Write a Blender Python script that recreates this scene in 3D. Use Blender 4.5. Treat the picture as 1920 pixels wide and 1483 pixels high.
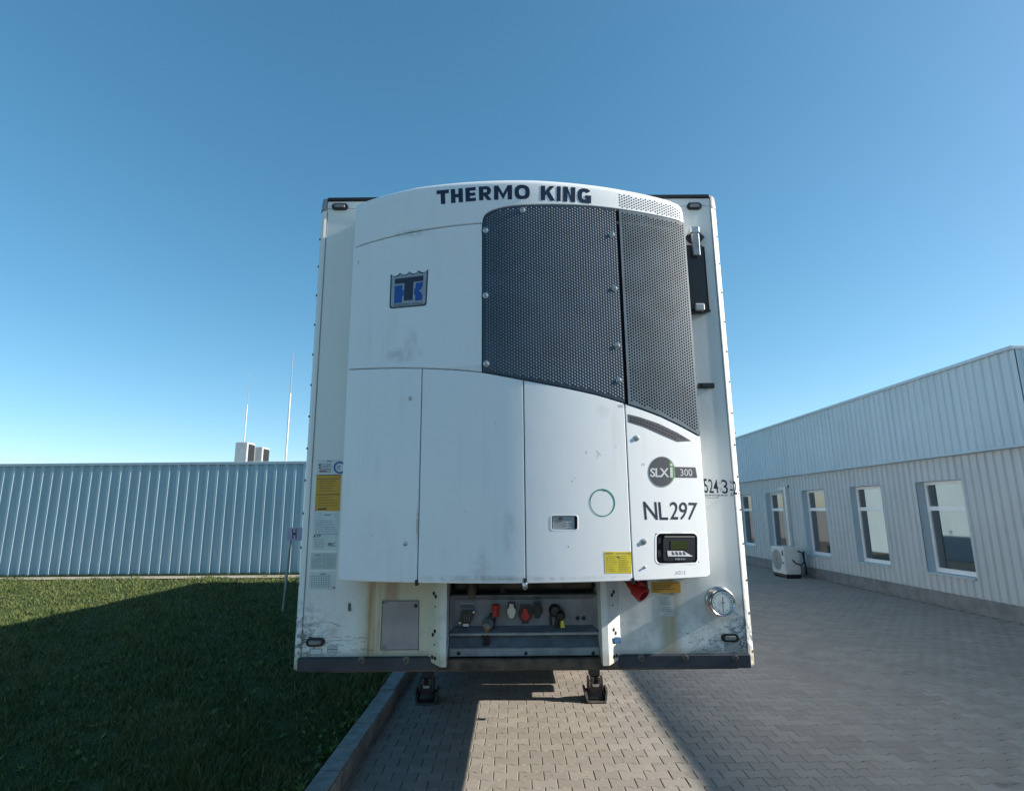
import bpy, bmesh, math, random
import numpy as np
from mathutils import Vector, Matrix
random.seed(7); rng = np.random.default_rng(7)
R = math.radians
for o in list(bpy.data.objects): bpy.data.objects.remove(o)
scn = bpy.context.scene; col = scn.collection

# ------------------------------------------------------------------ camera, sky, sun, exposure
CAM = Vector((-.055, -3.45, 2.05)); PITCH, ROLL, FPX = R(11.4), R(-.51), 1079.0
cF = Vector((0, math.cos(PITCH), math.sin(PITCH))); cU0 = Vector((0, -math.sin(PITCH), math.cos(PITCH)))
cR = math.cos(ROLL)*Vector((1, 0, 0)) + math.sin(ROLL)*cU0
cU = -math.sin(ROLL)*Vector((1, 0, 0)) + math.cos(ROLL)*cU0
cam = bpy.data.objects.new('camera', bpy.data.cameras.new('camera')); col.objects.link(cam)
cam.matrix_world = Matrix(((cR.x, cU.x, -cF.x, CAM.x), (cR.y, cU.y, -cF.y, CAM.y), (cR.z, cU.z, -cF.z, CAM.z), (0, 0, 0, 1)))
cam.data.sensor_width = 36; cam.data.lens = 36*FPX/1920; cam.data.clip_start = .05; cam.data.clip_end = 2000
scn.camera = cam
SUN_EL = math.atan(.50); SUN_AZ = R(92.0)        # sun out along +x, a touch on the camera's side
w = bpy.data.worlds.new('World'); scn.world = w; w.use_nodes = True
nt = w.node_tree; nt.nodes.clear()
sky = nt.nodes.new('ShaderNodeTexSky'); sky.sky_type = 'NISHITA'; sky.sun_disc = False
sky.sun_elevation = SUN_EL; sky.sun_rotation = SUN_AZ
sky.air_density = .75; sky.dust_density = .5; sky.ozone_density = 1.6; sky.altitude = 0
hs = nt.nodes.new('ShaderNodeHueSaturation'); hs.inputs['Hue'].default_value = .483; hs.inputs['Saturation'].default_value = 1.36
bg = nt.nodes.new('ShaderNodeBackground'); bg.inputs['Strength'].default_value = .15
wo = nt.nodes.new('ShaderNodeOutputWorld')
gm = nt.nodes.new('ShaderNodeGamma'); gm.inputs[1].default_value = .80
nt.links.new(sky.outputs[0], gm.inputs[0]); nt.links.new(gm.outputs[0], hs.inputs['Color']); nt.links.new(hs.outputs[0], bg.inputs['Color']); nt.links.new(bg.outputs[0], wo.inputs[0])
sl = bpy.data.lights.new('sun', 'SUN'); sl.energy = 5.0; sl.angle = R(.5); sl.color = (1, .94, .83)
sun = bpy.data.objects.new('sun', sl); col.objects.link(sun)
to_sun = Vector((math.cos(SUN_EL)*math.sin(SUN_AZ), math.cos(SUN_EL)*math.cos(SUN_AZ), math.sin(SUN_EL)))
sun.rotation_euler = to_sun.to_track_quat('Z', 'Y').to_euler(); sun.location = (30, 0, 20)
scn.view_settings.view_transform = 'Standard'; scn.view_settings.look = 'None'
scn.view_settings.exposure = .79; scn.view_settings.gamma = 1; scn.view_settings.use_curve_mapping = False
scn.render.engine = 'CYCLES'

# ------------------------------------------------------------------ points measured off the photograph (1920 x 1483)
def ray(px, py): return cF + float((px-960)/FPX)*cR + float((741.5-py)/FPX)*cU
def W(px, py, y=0.0):                      # on a plane of constant depth
    d = ray(px, py); t = (y-CAM.y)/d.y; return CAM + t*d
def G(px, py, z=0.0):
    d = ray(px, py); t = (z-CAM.z)/d.z; return CAM + t*d
def XP(px, py, x):
    d = ray(px, py); t = (x-CAM.x)/d.x; return CAM + t*d
def bulge(x): return .23 + .20*(1-min(1.02, abs(x))**2)
def wall(px, py, off=0): return W(px, py, -off)
def unit(px, py, off=0):
    y = -.3
    for _ in range(14):
        q = W(px, py, y); y = -bulge(q.x)-off
    return q

# ------------------------------------------------------------------ materials
def nodes(mat): return mat.node_tree.nodes, mat.node_tree.links
class NT:
    def __init__(s, name):
        s.m = bpy.data.materials.new(name); s.m.use_nodes = True
        s.n = s.m.node_tree.nodes; s.l = s.m.node_tree.links
        s.p = s.n['Principled BSDF']; s.geo = None
    def pos(s):
        if not s.geo: s.geo = s.n.new('ShaderNodeTexCoord')
        return s.geo.outputs['Object']
    def xyz(s):
        q = s.n.new('ShaderNodeSeparateXYZ'); s.l.new(s.pos(), q.inputs[0]); return q.outputs
    def put(s, sock, v):
        if hasattr(v, 'node'): s.l.new(v, sock)
        else: sock.default_value = v
    def M(s, op, a, b=0.0, c=None, clamp=False):
        q = s.n.new('ShaderNodeMath'); q.operation = op; q.use_clamp = clamp
        s.put(q.inputs[0], a); s.put(q.inputs[1], b)
        if c is not None: s.put(q.inputs[2], c)
        return q.outputs[0]
    def noise(s, scale, detail=4, vec=None, rough=.55, stretch=None):
        q = s.n.new('ShaderNodeTexNoise'); q.inputs['Scale'].default_value = scale
        q.inputs['Detail'].default_value = detail; q.inputs['Roughness'].default_value = rough
        v = vec or s.pos()
        if stretch:
            mp = s.n.new('ShaderNodeMapping'); mp.inputs['Scale'].default_value = stretch; s.l.new(v, mp.inputs[0]); v = mp.outputs[0]
        s.l.new(v, q.inputs['Vector']); return q.outputs['Fac']
    def ramp(s, fac, a, b):                      # smoothstep a..b
        q = s.n.new('ShaderNodeMapRange'); q.interpolation_type = 'SMOOTHSTEP'
        q.inputs['From Min'].default_value = a; q.inputs['From Max'].default_value = b; s.put(q.inputs['Value'], fac); return q.outputs[0]
    def band(s, v, a, b, soft):
        return s.M('MULTIPLY', s.ramp(v, a-soft, a+soft), s.ramp(v, b+soft, b-soft))
    def mix(s, fac, a, b, mode='MIX'):
        q = s.n.new('ShaderNodeMix'); q.data_type = 'RGBA'; q.blend_type = mode
        s.put(q.inputs[0], fac)
        for i, v in ((6, a), (7, b)):
            if hasattr(v, 'node'): s.l.new(v, q.inputs[i])
            else: q.inputs[i].default_value = (*v, 1)
        return q.outputs[2]
    def color(s, v):
        if hasattr(v, 'node'): s.l.new(v, s.p.inputs['Base Color'])
        else: s.p.inputs['Base Color'].default_value = (*v, 1)
    def bump(s, h, strength, dist=.01):
        q = s.n.new('ShaderNodeBump'); q.inputs['Strength'].default_value = strength; q.inputs['Distance'].default_value = dist
        s.l.new(h, q.inputs['Height']); s.l.new(q.outputs[0], s.p.inputs['Normal'])
    def set(s, rough=.5, metal=0, spec=.5, coat=0):
        if hasattr(rough, 'node'): s.l.new(rough, s.p.inputs['Roughness'])
        else: s.p.inputs['Roughness'].default_value = rough
        s.p.inputs['Metallic'].default_value = metal; s.p.inputs['Specular IOR Level'].default_value = spec
        s.p.inputs['Coat Weight'].default_value = coat
def simple(name, c, rough=.5, metal=0, var=.25, scale=14, bump=.15, spec=.5, c2=None):
    t = NT(name); n = t.noise(scale, 5)
    c2 = c2 or tuple(x*(1-var) for x in c)
    t.color(t.mix(t.ramp(n, .35, .68), c, c2)); t.set(rough, metal, spec)
    if bump: t.bump(t.noise(scale*6, 3), bump, .002)
    return t.m
def paint(name, base=(.78, .79, .78), grime=.25, wallmarks=False, rough=.35):
    t = NT(name)
    streak = t.noise(9, 5, stretch=(2.2, 2.2, .16)); blot = t.noise(2.3, 5); fine = t.noise(55, 4)
    g = t.M('MULTIPLY', t.ramp(streak, .48, .8), t.ramp(blot, .35, .75))
    c = t.mix(t.M('MULTIPLY', g, grime), base, (.36, .33, .27))
    c = t.mix(t.M('MULTIPLY', t.ramp(fine, .62, .78), grime*.5), c, (.42, .40, .36))
    c = t.mix(t.M('MULTIPLY', t.ramp(blot, .45, .62), grime*.35), c, tuple(x*.86 for x in base))
    if wallmarks:
        x, y, z = t.xyz()
        low = t.ramp(z, 1.74, 1.64)
        warp = t.M('ADD', x, t.M('MULTIPLY', t.noise(3, 3), .05))
        vn = t.noise(14, 4, stretch=(3, 3, .12))
        fade = t.ramp(z, 1.15, 1.72)
        yel = t.M('MULTIPLY', t.band(warp, -.90, -.44, .05), low)
        c = t.mix(t.M('MULTIPLY', yel, .58), c, (.50, .44, .24))
        r1 = t.M('MULTIPLY', t.M('MULTIPLY', t.band(warp, -.865, -.795, .02), low), t.ramp(vn, .3, .65))
        c = t.mix(t.M('MULTIPLY', r1, .85), c, (.36, .20, .05))
        r2 = t.M('MULTIPLY', t.M('MULTIPLY', t.band(warp, -.77, -.69, .02), low), t.M('MULTIPLY', fade, .8))
        c = t.mix(t.M('MULTIPLY', r2, .8), c, (.34, .16, .09))
        r3 = t.M('MULTIPLY', t.band(warp, .80, .90, .03), t.M('MULTIPLY', low, .75))
        c = t.mix(r3, c, (.38, .33, .17))
        r4 = t.M('MULTIPLY', t.M('MULTIPLY', t.band(warp, .86, .885, .008), low), fade)
        c = t.mix(t.M('MULTIPLY', r4, .5), c, (.40, .15, .07))
        # scraped, sooty lower corners
        ax = t.M('ABSOLUTE', x)
        corner = t.M('MULTIPLY', t.ramp(ax, 1.02, 1.26), t.ramp(z, 1.66, 1.30))
        dirt = t.M('MULTIPLY', t.ramp(t.noise(26, 6, rough=.72), .46, .60), corner)
        c = t.mix(t.M('MULTIPLY', dirt, .9), c, (.07, .075, .08))
        lowd = t.M('MULTIPLY', t.ramp(t.noise(11, 6, rough=.7), .50, .72), t.ramp(z, 1.72, 1.28))
        c = t.mix(t.M('MULTIPLY', lowd, .6), c, (.30, .29, .25))
        rp = t.M('MULTIPLY', t.M('MULTIPLY', t.ramp(x, .50, .62), t.ramp(z, 1.72, 1.40)), t.ramp(t.noise(7, 6, rough=.65), .40, .62))
        c = t.mix(t.M('MULTIPLY', rp, .45), c, (.33, .34, .33))
        rq = t.M('MULTIPLY', t.M('MULTIPLY', t.ramp(x, .75, 1.1), t.ramp(z, 1.52, 1.28)), t.ramp(t.noise(34, 6, rough=.75), .54, .62))
        c = t.mix(t.M('MULTIPLY', rq, .75), c, (.09, .10, .10))
        foot = t.M('MULTIPLY', t.ramp(z, 1.305, 1.262), .45)
        c = t.mix(foot, c, (.34, .27, .16))
    if not wallmarks and name == 'unit_paint':
        x, y, z = t.xyz(); nz = t.noise(38, 6, rough=.75); ns = t.noise(16, 5, stretch=(1, 1, .35))
        for px, py, rx, rz, k, cc in ((775, 436, .13, .035, .65, (.10, .10, .10)), (757, 665, .13, .055, .45, (.16, .15, .15)), (770, 640, .05, .10, .3, (.2, .19, .18)), (900, 1060, .07, .12, .35, (.28, .25, .21)),
                                      (905, 1085, .45, .022, .45, (.30, .26, .20)), (782, 985, .008, .16, .7, (.30, .22, .10)), (955, 1000, .05, .14, .28, (.25, .24, .24)), (1165, 762, .03, .012, .8, (.10, .14, .12)),
                                      (700, 1010, .16, .20, .14, (.30, .27, .28)), (1060, 1084, .5, .012, .4, (.25, .23, .2)), (1130, 770, .05, .05, .2, (.3, .3, .28)), (890, 690, .25, .02, .3, (.28, .22, .16))):
            q = unit(px, py)
            d2 = t.M('ADD', t.M('POWER', t.M('MULTIPLY', t.M('SUBTRACT', x, q.x), 1/rx), 2.0), t.M('POWER', t.M('MULTIPLY', t.M('SUBTRACT', z, q.z), 1/rz), 2.0))
            m_ = t.M('MULTIPLY', t.ramp(d2, 1.0, .0), t.ramp(t.M('ADD', t.M('MULTIPLY', nz, .5), t.M('MULTIPLY', ns, .5)), .36, .62))
            c = t.mix(t.M('MULTIPLY', m_, k), c, cc)
    t.color(c); t.set(t.M('ADD', t.M('MULTIPLY', fine, .2), rough-.05)); t.p.inputs['Coat Weight'].default_value = .15
    t.bump(t.noise(7, 3), .12, .006)
    return t.m
MAT = {}
MAT['wall'] = paint('front_wall_paint', (.74, .75, .72), .35, True, .45)
MAT['white'] = paint('unit_paint', (.80, .81, .82), .22, False, .3)
MAT['post'] = paint('post_paint', (.76, .77, .75), .3, True, .4)
MAT['roofblack'] = simple('black_rubber', (.012, .013, .018), .6)
MAT['capgrey'] = simple('grey_casting', (.34, .33, .33), .5, .4, .35)
MAT['bumper'] = simple('bumper_paint', (.035, .04, .055), .5, 0, .4, 8)
MAT['rust'] = simple('rusty_steel', (.13, .10, .07), .75, .2, .6, 9, .4, c2=(.035, .03, .028))
MAT['darksteel'] = simple('dark_chassis_paint', (.03, .027, .03), .55, 0, .4, 9)
MAT['legred'] = simple('oxide_paint', (.05, .022, .022), .6, 0, .5, 12)
MAT['footsteel'] = simple('worn_steel', (.30, .27, .24), .5, .5, .5, 20)
MAT['footdark'] = simple('muddy_steel', (.12, .105, .09), .65, .3, .6, 30)
MAT['galv'] = simple('galvanised_steel', (.34, .36, .37), .45, .5, .3, 12)
MAT['panelgrey'] = simple('connector_panel_paint', (.27, .265, .285), .55, 0, .3, 8)
MAT['panelblue'] = simple('dull_bluish_steel', (.17, .195, .22), .55, .1, .4, 8)
MAT['chrome'] = simple('chrome', (.50, .49, .50), .24, 1, .1, 20, 0)
MAT['bolt'] = simple('zinc_bolt', (.55, .55, .54), .35, .8, .2, 30)
MAT['black'] = simple('black_plastic', (.012, .013, .017), .4, 0, .3, 20, .1)
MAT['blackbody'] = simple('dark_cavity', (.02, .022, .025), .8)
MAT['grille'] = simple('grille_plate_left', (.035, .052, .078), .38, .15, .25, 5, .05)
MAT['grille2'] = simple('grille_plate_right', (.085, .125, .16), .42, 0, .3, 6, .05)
MAT['boss'] = simple('grille_boss', (.16, .20, .24), .42, 0, .1, 5, 0)
MAT['hole'] = simple('hole_dark', (.008, .011, .018), .7, 0, .1, 5, 0)
MAT['ink'] = simple('dark_print', (.018, .022, .04), .45, 0, .2, 40, 0)
MAT['navy'] = simple('navy_print', (.012, .018, .045), .35, 0, .1, 40, 0)
MAT['blue'] = simple('blue_print', (.005, .07, .34), .35, 0, .15, 40, 0)
MAT['silver'] = simple('silver_badge', (.33, .34, .36), .4, .3, .1, 30, 0)
MAT['slate'] = simple('slate_print', (.075, .075, .09), .4, 0, .1, 40, 0)
MAT['lightprint'] = simple('light_print', (.58, .60, .62), .4, 0, .1, 40, 0)
MAT['green'] = simple('green_print', (.10, .28, .06), .4, 0, .1, 40, 0)
MAT['marker'] = simple('green_marker', (.01, .22, .15), .4, 0, .1, 40, 0)
MAT['amber'] = simple('amber_sticker', (.60, .33, .03), .45, 0, .12, 12, 0)
MAT['yellow'] = simple('yellow_sticker', (.70, .56, .03), .45, 0, .2, 14, 0)
MAT['paper'] = simple('pale_sticker', (.60, .66, .66), .5, 0, .12, 12, 0)
MAT['paper2'] = simple('grey_sticker', (.50, .55, .55), .5, 0, .15, 12, 0)
MAT['faint'] = simple('faint_print', (.20, .24, .27), .5, 0, .1, 40, 0)
MAT['red'] = simple('red_plastic', (.42, .018, .014), .45, 0, .4, 16)
MAT['redprint'] = simple('red_print', (.45, .04, .05), .5, 0, .1, 40, 0)
MAT['plate'] = simple('mauve_plate', (.34, .31, .31), .55, 0, .2, 7)
MAT['gasket'] = simple('gasket', (.14, .13, .13), .6)
MAT['brass'] = simple('brass', (.35, .20, .10), .45, .6, .4, 20)
MAT['cream'] = simple('cream_plastic', (.62, .60, .52), .5)
MAT['lcd'] = simple('lcd_screen', (.035, .045, .01), .2, 0, .1, 9, 0)
MAT['bluetag'] = simple('blue_tape', (.01, .07, .17), .5)
MAT['cable'] = simple('cable', (.02, .02, .02), .5)
MAT['tyre'] = simple('tyre_rubber', (.02, .02, .02), .8)
MAT['kerb'] = simple('kerb_concrete', (.30, .285, .265), .85, 0, .35, 7, .6)
MAT['plinth'] = simple('plinth_concrete', (.20, .205, .21), .85, 0, .3, 4, .4)
MAT['gravel'] = simple('gravel_strip', (.42, .37, .30), .9, 0, .35, 30, .6)
MAT['lipgrey'] = simple('worn_lip_paint', (.34, .35, .36), .5, .2, .35, 12)
MAT['ringbolt'] = simple('worn_bolt', (.16, .15, .14), .45, .5, .4, 30)
MAT['acwhite'] = simple('unit_casing', (.62, .62, .60), .45, 0, .12, 6)
MAT['signpink'] = simple('sign_plate', (.52, .42, .55), .45, 0, .12, 6)
MAT['frame'] = simple('window_frame', (.78, .79, .80), .35, 0, .06, 6, 0)
def glassmat():
    t = NT('window_glass'); t.color((.02, .024, .025)); t.set(.03, 0, .9); t.p.inputs['IOR'].default_value = 2.3
    t.bump(t.noise(1.2, 2), .02, .02); return t.m
MAT['glass'] = glassmat()
def lensmat():
    t = NT('lamp_lens'); n = t.noise(40, 2); t.color(t.mix(n, (.30, .30, .30), (.10, .10, .11))); t.set(.15); return t.m
MAT['lens'] = lensmat()
def cladding(name, c, c2):
    t = NT(name); st = t.noise(5, 4, stretch=(3, 3, .1)); bl = t.noise(.8, 4)
    q = t.mix(t.ramp(st, .35, .75), c, c2); q = t.mix(t.M('MULTIPLY', t.ramp(bl, .4, .7), .3), q, tuple(x*.8 for x in c))
    t.color(q); t.set(.6, .0); t.bump(t.noise(3, 2), .1, .01); return t.m
MAT['clad_blue'] = cladding('light_blue_cladding', (.38, .52, .58), (.32, .44, .50))
MAT['clad_grey'] = cladding('grey_cladding', (.47, .505, .52), (.41, .45, .465))
MAT['clad_fascia'] = cladding('fascia_cladding', (.44, .54, .60), (.38, .48, .54))
def pavermat():
    t = NT('concrete_paver')
    oi = t.n.new('ShaderNodeObjectInfo'); ge = t.n.new('ShaderNodeNewGeometry')
    r = t.M('FRACT', t.M('ADD', oi.outputs['Random'], ge.outputs['Random Per Island']))
    ge2 = ge.outputs['Position']
    big = t.noise(.9, 4, vec=ge2); mid = t.noise(7, 4, vec=ge2); fine = t.noise(170, 3, vec=ge2, rough=.7)
    c = t.mix(r, (.275, .242, .208), (.345, .306, .265))
    c = t.mix(t.M('MULTIPLY', t.ramp(big, .4, .7), .35), c, (.25, .225, .20))
    c = t.mix(t.M('MULTIPLY', t.ramp(mid, .5, .78), .5), c, (.195, .175, .155))
    c = t.mix(t.M('MULTIPLY', t.ramp(fine, .5, .75), .45), c, (.19, .175, .16))
    soil = t.noise(.35, 3, vec=ge2); c = t.mix(t.M('MULTIPLY', t.ramp(soil, .5, .72), .25), c, (.16, .14, .125))
    vor = t.noise(2.3, 2, vec=ge2)
    c = t.mix(t.M('MULTIPLY', t.ramp(vor, .70, .76), .5), c, (.10, .09, .085))
    t.color(c); t.set(.85, 0, .3); t.bump(fine, .5, .003); return t.m
MAT['paver'] = pavermat()
def pavebase():
    t = NT('joint_sand'); n = t.noise(40, 4); t.color(t.mix(n, (.10, .085, .065), (.05, .045, .035))); t.set(.95); return t.m
MAT['sand'] = pavebase()
def farpave():
    t = NT('far_paving'); n = t.noise(.5, 4); m = t.noise(20, 4); c = t.mix(t.ramp(n, .3, .7), (.33, .30, .275), (.27, .25, .23))
    t.color(t.mix(t.M('MULTIPLY', t.ramp(m, .5, .8), .5), c, (.18, .165, .15))); t.set(.9); return t.m
MAT['farpave'] = farpave()
def lawnmat():
    t = NT('lawn_soil'); n = t.noise(1.1, 5); m = t.noise(30, 5)
    c = t.mix(t.ramp(n, .35, .7), (.035, .055, .016), (.06, .075, .024)); c = t.mix(t.ramp(m, .45, .75), c, (.02, .028, .010))
    t.color(c); t.set(.95, 0, .2); t.bump(m, .6, .03); return t.m
MAT['lawn'] = lawnmat()
def blademat():
    t = NT('grass_blade'); ge = t.n.new('ShaderNodeNewGeometry')
    big = t.noise(.7, 4, vec=ge.outputs['Position'])
    c = t.mix(ge.outputs['Random Per Island'], (.032, .060, .014), (.105, .140, .038))
    c = t.mix(t.M('MULTIPLY', t.ramp(big, .45, .7), .6), c, (.12, .13, .035))
    straw = t.ramp(ge.outputs['Random Per Island'], .88, .95)
    c = t.mix(t.M('MULTIPLY', straw, .6), c, (.22, .19, .08))
    dry = t.M('MULTIPLY', t.ramp(t.noise(2.6, 4, vec=ge.outputs['Position']), .56, .68), .45); c = t.mix(dry, c, (.16, .14, .05))
    t.color(c); t.set(.6, 0, .3); t.p.inputs['Subsurface Weight'].default_value = 0; return t.m
MAT['blade'] = blademat()
MAT['weed'] = simple('weed_leaf', (.09, .16, .02), .6, 0, .3, 20)

# ------------------------------------------------------------------ object helpers
def finish(o, parent):
    col.objects.link(o)
    if parent is not None:
        o.parent = parent
        l = parent.location if parent.parent is None else Vector((0, 0, 0))
        o.matrix_parent_inverse = Matrix.Translation(-l)
    return o
def thing(name, label, cat, loc=(0, 0, 0), group=None):
    o = bpy.data.objects.new(name, None); col.objects.link(o); o.location = loc; o.empty_display_size = .3
    o['label'] = label; o['category'] = cat
    if group: o['group'] = group
    return o
def tag(o, label, cat, group=None):
    o['label'] = label; o['category'] = cat
    if group: o['group'] = group
    return o
class MB:
    def __init__(s): s.bm = bmesh.new(); s.mi = 0
    def _tagnew(s, faces):
        for f in faces: f.material_index = s.mi
    def face(s, pts):
        f = s.bm.faces.new([s.bm.verts.new(p) for p in pts]); f.material_index = s.mi; return f
    def box(s, c, d, bev=0, rot=None, seg=1):
        r = bmesh.ops.create_cube(s.bm, size=1)
        vs = r['verts']
        for v in vs: v.co = Vector((v.co.x*d[0], v.co.y*d[1], v.co.z*d[2]))
        if bev:
            es = list({e for v in vs for e in v.link_edges})
            b = bmesh.ops.bevel(s.bm, geom=es, offset=bev, segments=seg, affect='EDGES', clamp_overlap=True)
            vs = list({v for f in b['faces'] for v in f.verts} | {v for v in vs if v.is_valid})
        fs = {f for v in vs for f in v.link_faces}
        s._tagnew(fs)
        M = Matrix.Translation(Vector(c))
        if rot is not None: M = M @ rot.to_4x4()
        for v in vs: v.co = M @ v.co
        return s
    def span(s, a, b, bev=0, seg=1):
        c = [(a[i]+b[i])/2 for i in range(3)]; d = [abs(b[i]-a[i]) for i in range(3)]
        return s.box(c, d, bev, None, seg)
    def cyl(s, p0, p1, r0, r1=None, n=16, caps=True):
        r1 = r0 if r1 is None else r1
        p0, p1 = Vector(p0), Vector(p1); z = (p1-p0).normalized()
        a = z.orthogonal().normalized(); b = z.cross(a)
        A = []; B = []
        for i in range(n):
            t = 2*math.pi*i/n; u = a*math.cos(t)+b*math.sin(t)
            A.append(s.bm.verts.new(p0+u*r0)); B.append(s.bm.verts.new(p1+u*r1))
        fs = [s.bm.faces.new((A[i], A[(i+1) % n], B[(i+1) % n], B[i])) for i in range(n)]
        if caps: fs += [s.bm.faces.new(A[::-1]), s.bm.faces.new(B)]
        s._tagnew(fs); return s
    def lathe(s, o, axis, prof, n=24):           # prof: (radius, along)
        o = Vector(o); z = Vector(axis).normalized(); a = z.orthogonal().normalized(); b = z.cross(a); rows = []
        for r, h in prof:
            if r < 1e-6: rows.append([s.bm.verts.new(o+z*h)])
            else: rows.append([s.bm.verts.new(o+z*h+(a*math.cos(2*math.pi*i/n)+b*math.sin(2*math.pi*i/n))*r) for i in range(n)])
        fs = []
        for A, B in zip(rows, rows[1:]):
            for i in range(n):
                j = (i+1) % n
                q = [A[i % len(A)], A[j % len(A)], B[j % len(B)], B[i % len(B)]]
                q = [v for k, v in enumerate(q) if v not in q[:k]]
                if len(q) > 2: fs.append(s.bm.faces.new(q))
        s._tagnew(fs); return s
    def tube(s, pts, r, n=8):
        pts = [Vector(p) for p in pts]; rings = []; up = None
        for i, p in enumerate(pts):
            d = (pts[min(i+1, len(pts)-1)]-pts[max(i-1, 0)]).normalized()
            if up is None: up = d.orthogonal().normalized()
            a = (up-d*up.dot(d)).normalized(); up = a; b = d.cross(a)
            rings.append([s.bm.verts.new(p+(a*math.cos(2*math.pi*k/n)+b*math.sin(2*math.pi*k/n))*r) for k in range(n)])
        fs = []
        for A, B in zip(rings, rings[1:]):
            fs += [s.bm.faces.new((A[k], A[(k+1) % n], B[(k+1) % n], B[k])) for k in range(n)]
        fs += [s.bm.faces.new(rings[0][::-1]), s.bm.faces.new(rings[-1])]
        s._tagnew(fs); return s
    def slab(s, front, back):                     # polygon prism between two point loops
        F = [s.bm.verts.new(p) for p in front]; B = [s.bm.verts.new(p) for p in back]; n = len(F)
        fs = [s.bm.faces.new(F), s.bm.faces.new(B[::-1])]
        fs += [s.bm.faces.new((F[i], B[i], B[(i+1) % n], F[(i+1) % n])) for i in range(n)]
        s._tagnew(fs); return s
    def build(s, name, mats, parent=None, ang=35, recalc=True):
        me = bpy.data.meshes.new(name)
        if recalc: bmesh.ops.recalc_face_normals(s.bm, faces=s.bm.faces)
        s.bm.to_mesh(me); s.bm.free()
        for m in (mats if isinstance(mats, (list, tuple)) else [mats]): me.materials.append(MAT[m] if isinstance(m, str) else m)
        me.shade_smooth(); me.set_sharp_from_angle(angle=R(ang))
        return finish(bpy.data.objects.new(name, me), parent)
def raw(name, verts, faces, mat, parent=None, smooth=False):
    me = bpy.data.meshes.new(name); me.from_pydata(verts, [], faces); me.materials.append(MAT[mat] if isinstance(mat, str) else mat)
    if smooth: me.shade_smooth(); me.set_sharp_from_angle(angle=R(35))
    return finish(bpy.data.objects.new(name, me), parent)
def dup(o, loc, parent):
    c = o.copy(); col.objects.link(c); c.parent = parent; c.matrix_parent_inverse = o.matrix_parent_inverse.copy(); c.location = loc; return c

def decal(name, poly, surf, off, mat, parent, thick=.0012, cell=7.0):
    """flat print or plate cut to a photo outline and bent onto a surface"""
    bm = bmesh.new(); f = bm.faces.new([bm.verts.new((x, y, 0)) for x, y in poly])
    bm.normal_update(); bmesh.ops.triangulate(bm, faces=[f])
    xs_ = [p[0] for p in poly]
    if max(xs_)-min(xs_) > cell*1.5:
        x = min(xs_)+cell
        while x < max(xs_)-1:
            bmesh.ops.bisect_plane(bm, geom=bm.verts[:]+bm.edges[:]+bm.faces[:], plane_co=(x, 0, 0), plane_no=(1, 0, 0)); x += cell
    be = [e for e in bm.edges if len(e.link_faces) == 1]; low = {}
    flat = {v: (v.co.x, v.co.y) for v in bm.verts}
    for e in be:
        for v in e.verts:
            if v not in low: low[v] = bm.verts.new(surf(*flat[v], off-.0005))
    for v, (x, y) in flat.items(): v.co = surf(x, y, off+thick)
    for e in be: bm.faces.new((e.verts[0], e.verts[1], low[e.verts[1]], low[e.verts[0]]))
    bmesh.ops.recalc_face_normals(bm, faces=bm.faces)
    me = bpy.data.meshes.new(name); bm.to_mesh(me); bm.free(); me.materials.append(MAT[mat])
    return finish(bpy.data.objects.new(name, me), parent)
def rrect(x0, y0, x1, y1, r, n=5):
    p = []
    for cx, cy, a in ((x1-r, y0+r, -90), (x1-r, y1-r, 0), (x0+r, y1-r, 90), (x0+r, y0+r, 180)):
        for i in range(n+1):
            t = R(a+90*i/n); p.append((cx+r*math.cos(t), cy+r*math.sin(t)))
    return p
def circ(cx, cy, rx, ry=None, n=32): 
    ry = ry or rx; return [(cx+rx*math.cos(2*math.pi*i/n), cy+ry*math.sin(2*math.pi*i/n)) for i in range(n)]
def quadmap(tl, tr, br, bl):
    def f(u, v):
        return ((tl[0]*(1-u)+tr[0]*u)*v+(bl[0]*(1-u)+br[0]*u)*(1-v), (tl[1]*(1-u)+tr[1]*u)*v+(bl[1]*(1-u)+br[1]*u)*(1-v))
    return f
def text(name, s, mapf, surf, off, mat, parent, bold=0.0, space=1.0, shear=0, keepbox=True):
    cu = bpy.data.curves.new('t', 'FONT'); cu.body = s; cu.offset = bold; cu.space_character = space; cu.shear = shear
    cu.resolution_u = 3
    to = bpy.data.objects.new('t', cu); col.objects.link(to)
    dg = bpy.context.evaluated_depsgraph_get(); me = bpy.data.meshes.new_from_object(to.evaluated_get(dg))
    bpy.data.objects.remove(to); bpy.data.curves.remove(cu)
    xs = [v.co.x for v in me.vertices]; ys = [v.co.y for v in me.vertices]
    x0, x1, y0, y1 = min(xs), max(xs), min(ys), max(ys)
    for v in me.vertices:
        px, py = mapf((v.co.x-x0)/(x1-x0), (v.co.y-y0)/(y1-y0)); v.co = surf(px, py, off)
    me.materials.clear(); me.materials.append(MAT[mat]); me.name = name
    bm = bmesh.new(); bm.from_mesh(me)
    bm.to_mesh(me); bm.free()
    return finish(bpy.data.objects.new(name, me), parent)
def strips(name, segs, surf, off, mat, parent, kind='stuff'):
    """fine print: list of (x0,y0,x1,y1,thickness) strokes in one part"""
    V = []; Fc = []
    for x0, y0, x1, y1, h in segs:
        dx, dy = x1-x0, y1-y0; L = math.hypot(dx, dy) or 1; nx, ny = -dy/L*h/2, dx/L*h/2
        k = len(V); V += [surf(x0+nx, y0+ny, off), surf(x1+nx, y1+ny, off), surf(x1-nx, y1-ny, off), surf(x0-nx, y0-ny, off)]
        Fc.append((k, k+1, k+2, k+3))
    o = raw(name, V, Fc, mat, parent)
    if kind: o['kind'] = kind
    return o
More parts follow.
